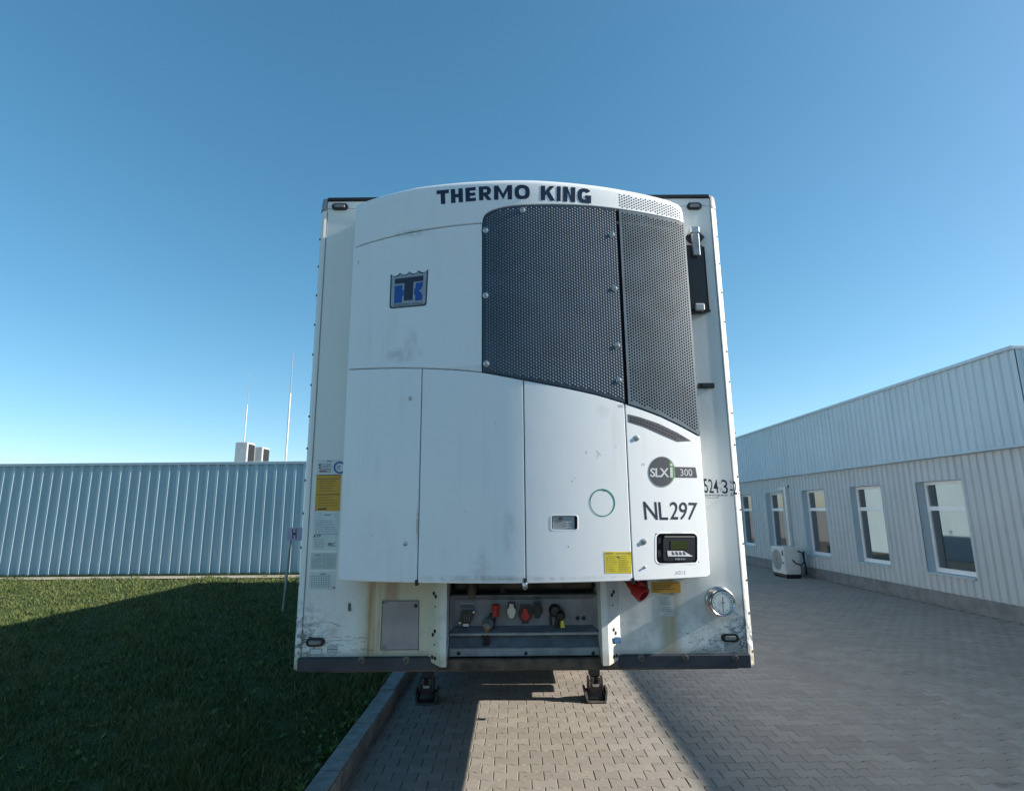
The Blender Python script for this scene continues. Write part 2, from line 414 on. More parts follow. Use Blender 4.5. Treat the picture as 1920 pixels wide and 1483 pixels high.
def scribble(n, x0, y0, x1, y1, h, lean=0, fill=.8):
    """rows of unreadable small print, broken into word-length dashes"""
    out = []
    for i in range(n):
        y = y0+(y1-y0)*(i+.5)/n; sh = lean*(y-y0); x = x0+sh; e = x1+sh-random.random()*(x1-x0)*.35
        while x < e:
            l = random.uniform(2, 6); out.append((x, y, min(e, x+l), y-.02*l, h)); x += l+1.2
    return out

# ------------------------------------------------------------------ the ground
def sheet(name, x0, y0, x1, y1, z, mat, kind='structure'):
    o = raw(name, [(x0, y0, z), (x1, y0, z), (x1, y1, z), (x0, y1, z)], [(0, 1, 2, 3)], mat); 
    if kind: o['kind'] = kind
    return o
KX = -1.36                                         # kerb face
sheet('ground', -900, -900, 900, 900, -.06, 'farpave')
paving = sheet('paving', KX-.02, -14, 9.4, 40, -.012, 'sand')
def paver_outline():
    h = [(.0975, .0), (.0975, .0795), (.066, .0795), (.037, .0575), (-.037, .0575), (-.066, .0795), (-.0975, .0795)]
    return [(.0975, .0795), (.066, .0795), (.037, .0575), (-.037, .0575), (-.066, .0795), (-.0975, .0795),
            (-.0975, -.0795), (-.066, -.0795), (-.037, -.0575), (.037, -.0575), (.066, -.0795), (.0975, -.0795)]
PO = np.array(paver_outline()); NP = len(PO)
PI_ = PO*np.array([(.0975-.004)/.0975, (.0795-.004)/.0795])
pv_local = np.concatenate([np.c_[PI_, np.zeros(NP)], np.c_[PO, np.full(NP, -.0035)], np.c_[PO, np.full(NP, -.0125)]])
pv_faces = [tuple(range(NP-1, -1, -1))] + [(k, (k+1) % NP, NP+(k+1) % NP, NP+k) for k in range(NP)] + [(NP+k, NP+(k+1) % NP, 2*NP+(k+1) % NP, 2*NP+k) for k in range(NP)]
pm = bpy.data.meshes.new('paver'); pm.from_pydata(pv_local.tolist(), [], pv_faces); pm.materials.append(MAT['paver'])
bmf = bmesh.new(); bmf.from_mesh(pm); bmesh.ops.recalc_face_normals(bmf, faces=bmf.faces); bmf.to_mesh(pm); bmf.free()
pv_faces = [tuple(p.vertices) for p in pm.polygons]
spots = []
j = 0; y = -2.0
while y < 21:
    x = KX+.03-(.1 if j % 2 else 0)
    while x < 8.98: spots.append((x, y)); x += .2
    y += .139; j += 1
def score(p):
    d = Vector((p[0], p[1], 0))-CAM; zc = d.dot(cF); xc = d.dot(cR)/zc*FPX; yc = -d.dot(cU)/zc*FPX
    vis = abs(xc) < 565 and yc < 760 and p[1] > .9
    return -zc if vis else -1e6-zc
order = sorted(range(len(spots)), key=lambda i: -score(spots[i]))
first = set(order[:300])
V = []; Fc = []; k = 0
for i, (x, y) in enumerate(spots):
    dz = random.uniform(-.0012, .0012); a = random.uniform(-.012, .012); tx, ty = random.uniform(-.008, .008), random.uniform(-.008, .008)
    if i in first:
        o = bpy.data.objects.new('paver', pm); col.objects.link(o); o.parent = paving
        o.location = (x, y, dz); o.rotation_euler = (tx, ty, a)
    else:
        L = pv_local.copy(); c, s_ = math.cos(a), math.sin(a)
        X = L[:, 0]*c-L[:, 1]*s_+x; Y = L[:, 0]*s_+L[:, 1]*c+y; Z = L[:, 2]+dz+L[:, 0]*ty+L[:, 1]*tx
        V.append(np.c_[X, Y, Z]); nf = 1+NP if y > 8 else len(pv_faces)
        Fc += [tuple(q+k for q in f) for f in pv_faces[:nf]]; k += 3*NP
o = raw('paver_field', np.concatenate(V).tolist(), Fc, 'paver', paving); o['kind'] = 'stuff'
# moss and crumbs in the joints
V = []; Fc = []
for _ in range(1500):
    x, y = random.uniform(-1.3, 1.9), random.uniform(1.0, 6); r = random.uniform(.0015, .005); k = len(V)
    V += [(x+r*math.cos(t)*random.uniform(.6, 1.3), y+r*math.sin(t)*random.uniform(.6, 1.3), .0015) for t in (0, 1.2, 2.5, 3.8, 5.1)]+[(x, y, .0015+r*.6)]
    Fc += [(k+i, k+(i+1) % 5, k+5) for i in range(5)]
o = raw('grit', V, Fc, 'sand', paving); o['kind'] = 'stuff'

# kerb: separate stones
kerb = bpy.data.objects.new('kerb', None); col.objects.link(kerb); kerb.location = (KX, 0, 0); kerb['kind'] = 'structure'
prev = None; yy = -5.63
for i in range(27):
    mb = MB(); j1, j2 = random.uniform(-.004, .004), random.uniform(-.003, .004)
    mb.box((KX-.09+j1, yy+.5, .04+j2), (.18, .992, .22), .012, None, 2); mb.build('kerb_stone', 'kerb', kerb); yy += 1.0

# lawn
lawn = bpy.data.meshes.new('lawn'); nx, ny = 70, 60
gx = np.linspace(-60, KX-.182, nx); gy = np.linspace(-12, 15.35, ny); gx = KX-.182-(np.linspace(0, 1, nx)**2)*58
VV = [(float(a), float(b), .105+.012*math.sin(a*2.1+b)+.010*math.sin(b*3.3-a*1.7)) for b in gy for a in gx]
FF = [(j*nx+i+1, j*nx+i, (j+1)*nx+i, (j+1)*nx+i+1) for j in range(ny-1) for i in range(nx-1)]
lo = raw('lawn', VV, FF, 'lawn', None, True); lo['kind'] = 'structure'
n = 150000
U1 = rng.random(n); D = 3.6+ (U1**1.5)*15.2; yb = D-3.45
lim = np.minimum(D*.97+.4, 17); xb = KX-.185-rng.random(n)*(lim-1.0).clip(.3)
hgt = rng.uniform(.025, .075, n)*(1+.25*np.sin(xb*3+yb*2)); wd = (.0022+.00062*D)*rng.uniform(.7, 1.3, n)
clump = np.sin(xb*5.1+1.7*np.sin(yb*3.7))*np.sin(yb*4.3+1.3*np.sin(xb*2.9))+.5*np.sin(xb*11+yb*7)
hgt = hgt*np.where(clump > .45, 1.45, np.where(clump < -.75, .45, 1.0))
ang = rng.random(n)*6.283; lean = rng.uniform(.2, 1.1, n)*hgt; la = rng.random(n)*6.283
zb = .10+.012*np.sin(xb*2.1+yb)+.010*np.sin(yb*3.3-xb*1.7)
A = np.c_[xb-np.cos(ang)*wd, yb-np.sin(ang)*wd, zb]; B = np.c_[xb+np.cos(ang)*wd, yb+np.sin(ang)*wd, zb]
T = np.c_[xb+np.cos(la)*lean, yb+np.sin(la)*lean, zb+hgt]
Vg = np.stack([A, B, T], 1).reshape(-1, 3)
me = bpy.data.meshes.new('grass'); me.vertices.add(3*n); me.vertices.foreach_set('co', Vg.ravel())
me.loops.add(3*n); me.loops.foreach_set('vertex_index', np.arange(3*n)); me.polygons.add(n)
me.polygons.foreach_set('loop_start', np.arange(0, 3*n, 3)); me.update(calc_edges=True); me.validate(); me.materials.append(MAT['blade'])
o = bpy.data.objects.new('grass', me); col.objects.link(o); o['kind'] = 'stuff'
o['label'] = 'short mown green grass of the lawn beside the kerb'; o['category'] = 'grass'
# broad-leaved weeds along the kerb and tufts
V = []; Fc = []
for _ in range(520):
    if random.random() < .45: x, y = KX-.2-abs(random.gauss(0, .12)), random.uniform(1, 9)
    else: x, y = random.uniform(-5.5, -1.6), random.uniform(.8, 8)
    for q in range(random.randint(4, 9)):
        a = random.random()*6.28; L = random.uniform(.03, .09); wv = L*random.uniform(.1, .2); k = len(V); z0 = .11
        d = Vector((math.cos(a), math.sin(a), random.uniform(.3, 1.5))).normalized()*L; s_ = Vector((-math.sin(a), math.cos(a), 0))*wv; b0 = Vector((x, y, z0))
        V += [b0, b0+d*.5+s_, b0+d-Vector((0, 0, L*.15)), b0+d*.5-s_]; Fc += [(k, k+1, k+2, k+3)]
o = raw('lawn_weeds', V, Fc, 'weed'); o['kind'] = 'stuff'; o['label'] = 'small broad leaved weeds dotted through the lawn'; o['category'] = 'weeds'
o = sheet('gravel_strip', -60, 15.0, -1.6, 15.75, .128, 'gravel')
sheet('lawn_edge', -60, 15.75, -1.6, 16.2, .115, 'lawn')
V = []; Fc = []
for _ in range(5000):
    x, y = random.uniform(-18, -3), random.uniform(15.7, 16.0); h = random.uniform(.04, .12); k = len(V); a = random.uniform(-.02, .02)
    V += [(x-.012, y, .11), (x+.012, y, .11), (x+a, y, .11+h)]; Fc.append((k, k+1, k+2))
o = raw('grass_fringe', V, Fc, 'blade'); o['kind'] = 'stuff'; o['label'] = 'longer grass fringe at the foot of the left hall'; o['category'] = 'grass'

# ------------------------------------------------------------------ corrugated cladding
def corr(mb, a, b, z0, z1, pitch, depth, nrm, flat=.55, phase=0.0):
    """trapezoid sheet from a to b (xy), ribs standing along nrm"""
    a = Vector((*a, 0)); b = Vector((*b, 0)); L = (b-a).length; d = (b-a)/L; nrm = Vector((*nrm, 0))
    pts = [0.0]; hs_ = []
    def prof(s):
        t = ((s+phase)/pitch) % 1
        if t < flat: return 0
        if t < flat+.12: return (t-flat)/.12
        if t < .88: return 1
        return (1-t)/.12
    k0 = math.floor(phase/pitch)-1
    ss = {0.0, L}
    kk = int(L/pitch)+3
    for k in range(k0, k0+kk+3):
        for t in (flat, flat+.12, .88, 1.0):
            s = (k+t)*pitch-phase
            if 1e-4 < s < L-1e-4: ss.add(round(s, 5))
    ss = sorted(ss)
    base = [a+d*s+nrm*depth*max(0, min(1, prof(min(s, L-1e-6)+1e-7))) for s in ss]
    lowv = [mb.bm.verts.new(p+Vector((0, 0, z0))) for p in base]; upv = [mb.bm.verts.new(p+Vector((0, 0, z1))) for p in base]
    mb._tagnew([mb.bm.faces.new((lowv[i], lowv[i+1], upv[i+1], upv[i])) for i in range(len(ss)-1)])

# left hall
LY = 16.25
lh = thing('industrial_hall', 'low hall clad in pale blue corrugated sheet behind the lawn', 'building', (-11, LY, 0))
mb = MB(); corr(mb, (-34, LY), (1.0, LY), .02, 3.74, .33, .06, (0, -1), .5, .1); mb.build('wall_cladding', 'clad_blue', lh, 25, False)
MB().span((-34, LY+.03, -.05), (1.0, LY+12, 3.70)).build('hall_body', 'clad_blue', lh)
MB().span((-34, LY-.0, -.05), (1.02, LY+.028, .055), .01).build('plinth', 'plinth', lh)
MB().span((-34.05, LY-.072, 3.70), (1.08, LY+.25, 3.80), .010).build('roof_trim', 'clad_fascia', lh)
MB().span((-34.05, LY+.26, 3.705), (1.08, LY+12.1, 3.76)).build('roof', 'plinth', lh)
# rooftop condensers
def condenser(px0, px1, px2, py0, py1, Y, label):
    zb = 3.765; z1 = W(px0, py0, Y).z; x0 = W(px0, py1, Y).x; x1 = W(px1, py1, Y).x; dep = .62
    t = thing('rooftop_condenser', label, 'air conditioner', ((x0+x1)/2, Y+dep/2, zb), 'condensers on the left hall roof')
    z0 = zb+.06
    MB().span((x0, Y, z0), (x1, Y+dep, z1), .02, 2).build('casing', 'acwhite', t)
    MB().span((x1+.001, Y+.07, z0+.06), (x1+.012, Y+dep-.05, z1-.05), .004).build('fan_opening', 'hole', t)
    g = MB(); 
    for k in range(1, 9):
        zz = z0+.06+(z1-z0-.11)*k/9; g.span((x1+.012, Y+.07, zz-.006), (x1+.018, Y+dep-.05, zz+.006))
    g.build('fan_guard', 'darksteel', t)
    f = MB(); f.span((x0+.03, Y+.03, zb-.005), (x0+.07, Y+dep-.03, z0)); f.build('foot_rail', 'galv', t)
    f = MB(); f.span((x1-.07, Y+.03, zb-.005), (x1-.03, Y+dep-.03, z0)); f.build('foot_rail', 'galv', t)
condenser(439, 462, 473, 829, 862, 17.0, 'taller white condenser on the roof of the left hall, left of its pair')
condenser(475, 491, 503, 838, 862, 17.6, 'smaller white condenser on the left hall roof nearer the trailer')
# lightning rods
def rod(pb, pt, Y, r, label, split):
    b = W(*pb, Y); tp = W(*pt, Y); t = thing('lightning_rod', label, 'lightning rod', (b.x, Y, 3.76), 'lightning rods on the left hall roof')
    zm = b.z+(tp.z-b.z)*split
    MB().cyl((b.x, Y, 3.765), (b.x, Y, zm), r, r, 8).build('lower_tube', 'acwhite', t)
    MB().cyl((b.x, Y, zm), (b.x, Y, tp.z), r*.55, r*.3, 8).build('upper_rod', 'galv', t)
    MB().box((b.x, Y, 3.79), (.22, .22, .05), .008).build('foot', 'plinth', t)
rod((455, 862), (463, 697), 18.4, .022, 'thin grey lightning rod rising behind the rooftop condenser', .62)
rod((536, 858), (547, 660), 16.9, .032, 'tall white lightning rod on the roof edge beside the trailer', .6)
# sign on a pole
sb = G(530, 1145, .11)
sg = thing('post_sign', 'small pale sign with a dark letter H on a leaning grey pole', 'sign', sb)
Y = sb.y; p1 = W(545.5, 1010, Y)
MB().cyl((sb.x, Y, .08), (p1.x, Y, p1.z), .022, .022, 10).build('pole', 'galv', sg)
a, b = W(540, 989, Y-.03), W(579, 1013, Y-.03)
MB().span((a.x, Y-.04, b.z), (b.x, Y-.028, a.z), .004).build('sign_plate', 'signpink', sg)
text('lettering', 'H', quadmap((548, 991), (556, 991), (556, 1010), (548, 1010)), lambda x, y, off=0: W(x, y, Y-.0405-off), .001, 'navy', sg, .03)

# right hall
RX = 9.1
rh = thing('workshop_hall', 'grey corrugated hall with tall windows and a pale blue fascia at the right', 'building', (RX, 8, 0))
P, Wd = 2.65, 1.34; y_open = [16.36+P*k for k in range(-3, 3)]
ZB, ZT, ZE = .68, 2.62, 3.15
mb = MB(); edges = [6.6]
for yo in y_open: edges += [yo, yo+Wd]
edges.append(23.6)
for i in range(0, len(edges), 2): corr(mb, (RX, edges[i]), (RX, edges[i+1]), .3, ZE, .2, .036, (-1, 0), .5, edges[i] % .2)
for yo in y_open:
    corr(mb, (RX, yo), (RX, yo+Wd), .3, ZB, .2, .036, (-1, 0), .5, yo % .2); corr(mb, (RX, yo), (RX, yo+Wd), ZT, ZE, .2, .036, (-1, 0), .5, yo % .2)
mb.build('wall_cladding', 'clad_grey', rh, 20, False)
mb = MB(); corr(mb, (RX-.12, 6.55), (RX-.12, 23.6), ZE-.0, 4.84, .21, .03, (-1, 0), .5); mb.build('fascia', 'clad_fascia', rh, 20, False)
MB().span((RX-.19, 6.52, 4.835), (RX+.3, 23.65, 4.90), .01).build('roof_trim', 'clad_fascia', rh)
MB().span((RX-.17, 6.52, ZE-.05), (RX+.02, 23.65, ZE-.003), .008).build('fascia_trim', 'clad_fascia', rh)
MB().span((RX-.03, 6.56, -.05), (RX+.26, 23.6, .298), .01).build('plinth', 'plinth', rh)
MB().span((RX+.30, 6.6, 0), (RX+14, 23.6, 4.86)).build('hall_body', 'clad_grey', rh)
mb = MB(); corr(mb, (RX-.1, 6.55), (RX+14, 6.55), 3.7, 4.84, .21, .03, (0, -1), .5); mb.build('gable_cladding', 'clad_fascia', rh, 20, False)
for yo in y_open:
    rv = MB()
    rv.span((RX-.012, yo-.02, ZB-.02), (RX+.27, yo-.001, ZT+.02)); rv.span((RX-.012, yo+Wd+.001, ZB-.02), (RX+.27, yo+Wd+.02, ZT+.02))
    rv.span((RX-.012, yo, ZT+.001), (RX+.27, yo+Wd, ZT+.02)); rv.span((RX-.06, yo, ZB-.03), (RX+.27, yo+Wd, ZB-.001)); rv.build('window_reveal', 'clad_fascia', rh)
    fr = MB(); x0, x1 = RX+.16, RX+.24; zt = ZB+(ZT-ZB)*.70
    fr.span((x0, yo+.002, ZB), (x1, yo+.07, ZT)); fr.span((x0, yo+Wd-.07, ZB), (x1, yo+Wd-.002, ZT))
    fr.span((x0, yo+.071, ZB), (x1, yo+Wd-.071, ZB+.09)); fr.span((x0, yo+.071, ZT-.07), (x1, yo+Wd-.071, ZT-.001)); fr.span((x0-.01, yo+.071, zt-.045), (x1, yo+Wd-.071, zt+.045))
    wn = fr.build('window', 'frame', rh)
    MB().span((x0+.03, yo+.071, ZB+.091), (x0+.045, yo+Wd-.071, zt-.046)).build('pane', 'glass', wn)
    MB().span((x0+.03, yo+.071, zt+.046), (x0+.045, yo+Wd-.071, ZT-.071)).build('pane', 'glass', wn)
# unseen annexe added right of the frame, roof height set for its shadow edge
an = thing('unseen_shade_annexe', 'unseen low grey annexe added at the near end of the workshop hall to shade the paving', 'building', (RX, -4, 0))
AH = 3.85
mb = MB(); corr(mb, (RX, -22), (RX, 6.59), .3, AH-.1, .17, .028, (-1, 0), .5); mb.build('wall_cladding', 'clad_grey', an, 20, False)
MB().span((RX-.06, -22, AH-.12), (RX+.2, 6.62, AH), .01).build('roof_trim', 'clad_fascia', an)
MB().span((RX+.31, -22, 0), (RX+9, 6.72, AH-.05)).build('shade_annexe_body', 'clad_grey', an)
MB().span((RX-.03, -22, -.05), (RX+.045, 6.5, .298), .01).build('plinth', 'plinth', an)
# duct on the wall
q = XP(1478, 915, RX-.06)
t = thing('cable_duct', 'white cable duct bent at the top on the grey hall wall beside a window', 'duct', (RX-.06, 15.95, 0))
MB().span((RX-.13, 15.90, .12), (RX-.035, 16.02, 2.78), .01).build('riser', 'acwhite', t)
MB().span((RX-.128, 16.021, 2.69), (RX-.037, 16.36, 2.78), .01).build('top_run', 'acwhite', t)
MB().span((RX-.045, 15.79, 2.74), (RX-.032, 15.88, 2.84), .005).build('wall_cap', 'darksteel', t)
# wall-side heat pump
ac = thing('outdoor_heat_pump', 'white outdoor heat pump standing on black feet below the window', 'air conditioner', (8.3, 15.2, 0))
ax0, ax1, ay0, ay1, az0, az1 = 8.16, 8.62, 14.62, 15.55, .12, .92
MB().span((ax0, ay0, az0), (ax1, ay1, az1), .025, 2).build('casing', 'acwhite', ac)
MB().span((ax0+.005, ay0+.005, .05), (ax1-.01, ay1-.005, .119)).build('base_tray', 'black', ac)
f = MB(); f.lathe((ax0-.001, 15.16, .52), (-1, 0, 0), [(.31, 0), (.31, .012), (.28, .014), (.0, .014)], 32); f.build('fan_opening', 'plinth', ac)
g = MB()
for r in (.08, .14, .2, .26, .30): g.lathe((ax0-.016, 15.16, .52), (-1, 0, 0), [(r-.006, 0), (r-.006, .006), (r+.006, .006), (r+.006, 0)], 32)
g.build('fan_guard', 'acwhite', ac)
MB().span((ax0-.004, 14.70, .66), (ax0-.0005, 14.80, .82), .001).build('badge', 'navy', ac)
MB().span((ax0-.004, 14.70, .42), (ax0-.0005, 14.79, .48), .001).build('badge', 'navy', ac)
MB().span((ax0+.02, ay0+.03, 0), (ax1, ay0+.13, .118), .01).build('foot', 'black', ac)
MB().span((ax0+.02, ay1-.13, 0), (ax1, ay1-.03, .118), .01).build('foot', 'black', ac)
MB().span((ax0+.12, ay0-.02, .22), (ax1-.06, ay0-.002, .62), .008).build('service_cover', 'acwhite', ac)
tb = MB(); tb.tube([(8.38, ay0-.03, .55), (8.44, ay0-.08, .45), (8.6, ay0-.10, .40), (8.72, ay0-.04, .5), (8.76, ay0, .8)], .022)
tb.tube([(8.56, ay0-.02, .80), (8.68, ay0-.05, .76), (8.74, ay0-.04, .4), (8.82, ay0+.1, .12), (8.98, ay0+.9, .10)], .026); tb.build('hose', 'cable', ac)
rb = MB(); rb.cyl((RX-.02, 20.1, 4.9), (RX-.02, 20.1, 5.12), .02, .012, 8); rb.box((RX-.02, 20.1, 5.14), (.12, .12, .05), .01)
tag(rb.build('roof_finial', 'galv'), 'tiny metal mast on the roof edge of the right hall', 'mast')

# ------------------------------------------------------------------ the trailer
tr = thing('semi_trailer', 'white refrigerated semi trailer seen head on with its cooling unit', 'trailer', (0, 0, 0))
ZT_, ZBt = 4.06, 1.262
b1 = MB(); b1.span((-1.262, .32, 1.2), (1.262, 13.6, 4.03)); b1.span((-1.262, .012, 2.0), (1.262, .32, 4.03)); 
b1.span((-1.262, .012, 1.2), (-.50, .32, 2.0)); b1.span((.54, .012, 1.2), (1.262, .32, 2.0)); b1.build('body', 'white', tr)
for s in (-1, 1):
    mb = MB(); mb.span((s*1.264, .06, 1.26), (s*1.297, 13.6, 3.95), .004); mb.build('side_panel', 'white', tr)
    MB().span((s*1.262, .06, 1.205), (s*1.30, 13.6, 1.255), .006).build('side_rail', 'galv', tr)
XH0, XH1, ZH = -.475, .515, 1.76        # opening for the connector bay
mb = MB()
mb.span((-1.2532, 0, ZBt), (XH0, .01, 4.0), .001); mb.span((XH1, 0, ZBt), (1.2530, .01, 4.0), .001); mb.span((XH0, 0, ZH), (XH1, .01, 4.0), .001)
fw = mb.build('front_wall', 'wall', tr)
# corner posts: flat front then a broad chamfer
for s in (-1, 1):
    prof = [(1.254, -.004), (1.268, -.006), (1.281, .0), (1.292, .012), (1.299, .03), (1.3005, .055), (1.3005, .2), (1.254, .2)] if s < 0 else \
           [(1.2535, -.003), (1.259, -.003), (1.262, .0), (1.267, .001), (1.275, .007), (1.2975, .030), (1.3005, .04), (1.3005, .2), (1.2535, .2)]
    lo_ = [Vector((s*x, y, 1.195)) for x, y in prof]; hi_ = [Vector((s*x, y, 3.985)) for x, y in prof]
    MB().slab(lo_, hi_).build('corner_post', 'post', tr, 28)
    cp = [(x*1.0+.003 if x > 1.26 else x, y-.003) for x, y in prof]
    MB().slab([Vector((s*x, y, 3.987)) for x, y in cp], [Vector((s*(x-(.006 if x > 1.27 else 0)), y+.004, 4.072)) for x, y in cp]).build('corner_cap', 'capgrey' if s < 0 else 'capgrey', tr, 28)
    # drip channel seam beside the post
    MB().span((s*1.2485, -.0025, ZBt), (s*1.2515, -.0002, 3.98)).build('seam_strip', 'capgrey', tr)
MB().span((-1.252, -.012, 4.053), (1.252, .05, 4.078), .005).build('roof_edge', 'roofblack', tr)
MB().span((-1.252, -.001, 4.002), (1.252, .012, 4.052), .001).build('header_trim', 'post', tr)
MB().span((-1.29, .06, 4.032), (1.29, 13.6, 4.062), .01).build('roof', 'white', tr)
rv = MB(); rv.lathe((0, 0, 0), (0, -1, 0), [(.0075, 0), (.0065, .003), (.003, .0045), (0, .005)], 10); rvo = rv.build('rivet', 'ringbolt', tr); rvo.hide_render = False
rvo.location = (-1.291, .010, 1.30)
zr = [W(1392+(py-860)*.0, py).z for py in (441, 492, 546, 601, 657, 714, 773, 833, 893, 955, 1019, 1088, 1150, 1222)]
for i, z in enumerate(zr):
    if i: dup(rvo, (-1.291, .010, z), tr)
    else: rvo.location = (-1.291, .010, z)
    c = dup(rvo, (1.288, .018, z), tr); c.rotation_euler = (0, 0, R(45))
# bumper strip
for x0, x1 in ((-1.264, -.478), (.518, 1.262)):
    MB().span((x0, -.022, 1.188), (x1, .03, 1.262), .006).build('bumper', 'bumper', tr)
bt = MB(); bt.lathe((0, 0, 0), (0, -1, 0), [(.019, 0), (.019, .003), (.013, .004), (.012, .009), (.007, .0095), (.006, .005), (0, .005)], 16); bo = bt.build('bolt', 'ringbolt', tr)
for i, (px, py) in enumerate(((678, 1237), (762, 1237), (1202, 1233), (1285, 1232), (1378, 1232))):
    p = wall(px, py, .0225); 
    if i == 0: bo.location = p
    else: dup(bo, p, tr)
# coupling plate and chassis
MB().span((-.52, -.02, 1.19), (.55, .02, 1.246), .004).build('nose_beam', 'rust', tr)
MB().span((-1.2, .02, 1.175), (1.2, 3.2, 1.195), .002).build('skid_plate', 'rust', tr)
MB().cyl((0, 1.6, 1.09), (0, 1.6, 1.175), .05, .05, 16).build('king_pin', 'footsteel', tr)
for x in (-.46, .46): MB().span((x-.07, 3.21, .86), (x+.07, 13.3, 1.15), .008).build('chassis_beam', 'darksteel', tr)
for y in (4.6, 6.2, 7.9): MB().span((-1.22, y, 1.05), (1.22, y+.08, 1.17), .004).build('cross_member', 'darksteel', tr)
for s in (1, -1):
    x0 = s*1.24
    MB().span((s*1.272, 1.27, .865), (s*1.288, 4.4, 1.20), .004).build('added_shade_skirt', 'darksteel', tr)  # added out of sight so its lower edge bounds the sunlit paving
    MB().span((s*1.25, 3.44, .56), (s*1.270, 3.72, 1.20), .004).build('added_shade_bracket', 'darksteel', tr)  # unseen plate added to carry the ground shadow past the leg
    MB().span((s*1.276, 2.80, .815), (s*1.286, 2.87, .859), .004).build('added_shade_stud', 'darksteel', tr)  # added nub that casts one small notch of shadow
    MB().span((x0-s*.5, 3.722, .42), (x0+s*.03, 4.035, 1.15), .02).build('pallet_box', 'darksteel', tr)
    MB().span((x0-s*.5, 4.062, .40), (x0+s*.03, 6.9, 1.15), .02).build('pallet_box', 'darksteel', tr)
# landing legs
def leg(px):
    c = G(px, 1313); x, y = c.x, 3.50
    o = MB(); o.span((x-.06, y-.06, .245), (x+.06, y+.06, 1.175), .008); L = o.build('landing_leg', 'darksteel', tr)
    MB().span((x-.045, y-.045, .12), (x+.045, y+.045, .246), .006).build('inner_tube', 'legred', L)
    for s in (-1, 1):
        xx = x+s*.074; o = MB()
        pr = [(-.03, .245), (.03, .245), (.062, .20), (.066, .12), (.035, .075), (-.035, .075), (-.066, .12), (-.062, .20)]
        o.slab([Vector((xx-.009, y-.03+u, v)) for u, v in pr], [Vector((xx+.009, y-.03+u, v)) for u, v in pr]); o.build('foot_bracket', 'legred', L)
        MB().span((x+s*.022, y-.105, .185), (x+s*.058, y-.096, .25), .003).build('bracket_tab', 'footdark', L)
    MB().span((x-.062, y-.094, .085), (x+.062, y-.085, .17), .003).build('bracket_web', 'legred', L)
    MB().slab([Vector((x-.042, y-.112, .182)), Vector((x+.042, y-.112, .182)), Vector((x+.03, y-.112, .155)), Vector((x-.03, y-.112, .155))],
              [Vector((x-.042, y-.1, .182)), Vector((x+.042, y-.1, .182)), Vector((x+.03, y-.1, .155)), Vector((x-.03, y-.1, .155))]).build('latch_plate', 'bolt', L)
    MB().cyl((x-.12, y-.02, .10), (x+.12, y-.02, .10), .018, .018, 12).build('axle', 'darksteel', L)
    for s in (-1, 1):
        o = MB(); xx = x+s*.098; t_ = s*.022
        pr = [(-.15, .02), (.12, .02), (.09, .10), (.05, .135), (-.06, .135), (-.11, .10)]
        o.slab([Vector((xx-.009+t_*(v > .05), y+u, v)) for u, v in pr], [Vector((xx+.009+t_*(v > .05), y+u, v)) for u, v in pr]); o.build('foot_cheek', 'footdark', L)
    MB().span((x-.108, y-.17, .001), (x+.108, y+.14, .020), .006).build('foot_plate', 'footdark', L)
    MB().span((x-.085, y-.12, .021), (x+.085, y+.1, .05), .01).build('foot_pad', 'black', L)
leg(801); leg(1117)
MB().cyl((-.95, 3.5, .92), (.8, 3.5, .92), .022, .022, 10).build('cross_shaft', 'darksteel', tr)
# wheels
for yw in (9.0, 10.31, 11.62):
    MB().cyl((-.98, yw, .50), (.98, yw, .50), .065, .065, 12).build('axle', 'darksteel', tr)
    for s in (-1, 1):
        o = MB(); o.lathe((s*.87, yw, .50), (s, 0, 0), [(.29, 0), (.42, 0), (.485, .04), (.50, .10), (.50, .29), (.485, .35), (.42, .385), (.29, .375), (.285, .3), (.29, 0)], 36)
        wh = o.build('wheel', 'tyre', tr)
        o = MB(); o.lathe((s*1.15, yw, .50), (s, 0, 0), [(.284, .09), (.27, .085), (.25, -.02), (.17, -.06), (.12, -.05), (.11, .03), (.0, .03)], 32); o.build('rim', 'galv', wh)

# marker lamps
def lamp(px, py, w_, h_):
    a, b = wall(px-w_/2, py-h_/2), wall(px+w_/2, py+h_/2); cx, cz = (a.x+b.x)/2, (a.z+b.z)/2; hw, hh = (b.x-a.x)/2, (a.z-b.z)/2
    def ring(k, y):
        return [Vector((cx+qx, y, cz+qz)) for qx, qz in rrect(-hw*k, -hh*k, hw*k, hh*k, min(hw, hh)*k*.98, 5)]
    o = MB(); o.slab(ring(1, -.014), ring(1.02, .001)); h = o.build('marker_lamp', 'black', tr)
    o = MB(); k2 = [Vector((cx+qx, -.0215, cz+qz)) for qx, qz in rrect(-hw*.62, -hh*.42, hw*.62, hh*.42, hh*.35, 4)]
    k1 = [Vector((cx+qx, -.0135, cz+qz)) for qx, qz in rrect(-hw*.68, -hh*.52, hw*.68, hh*.52, hh*.42, 4)]
    o.slab(k2, k1); o.build('lens', 'lens', h)
for a in ((638, 389, 29, 11), (1301, 388, 28, 12), (592, 1203, 34, 16), (1368, 1195, 33, 15)): lamp(*a)

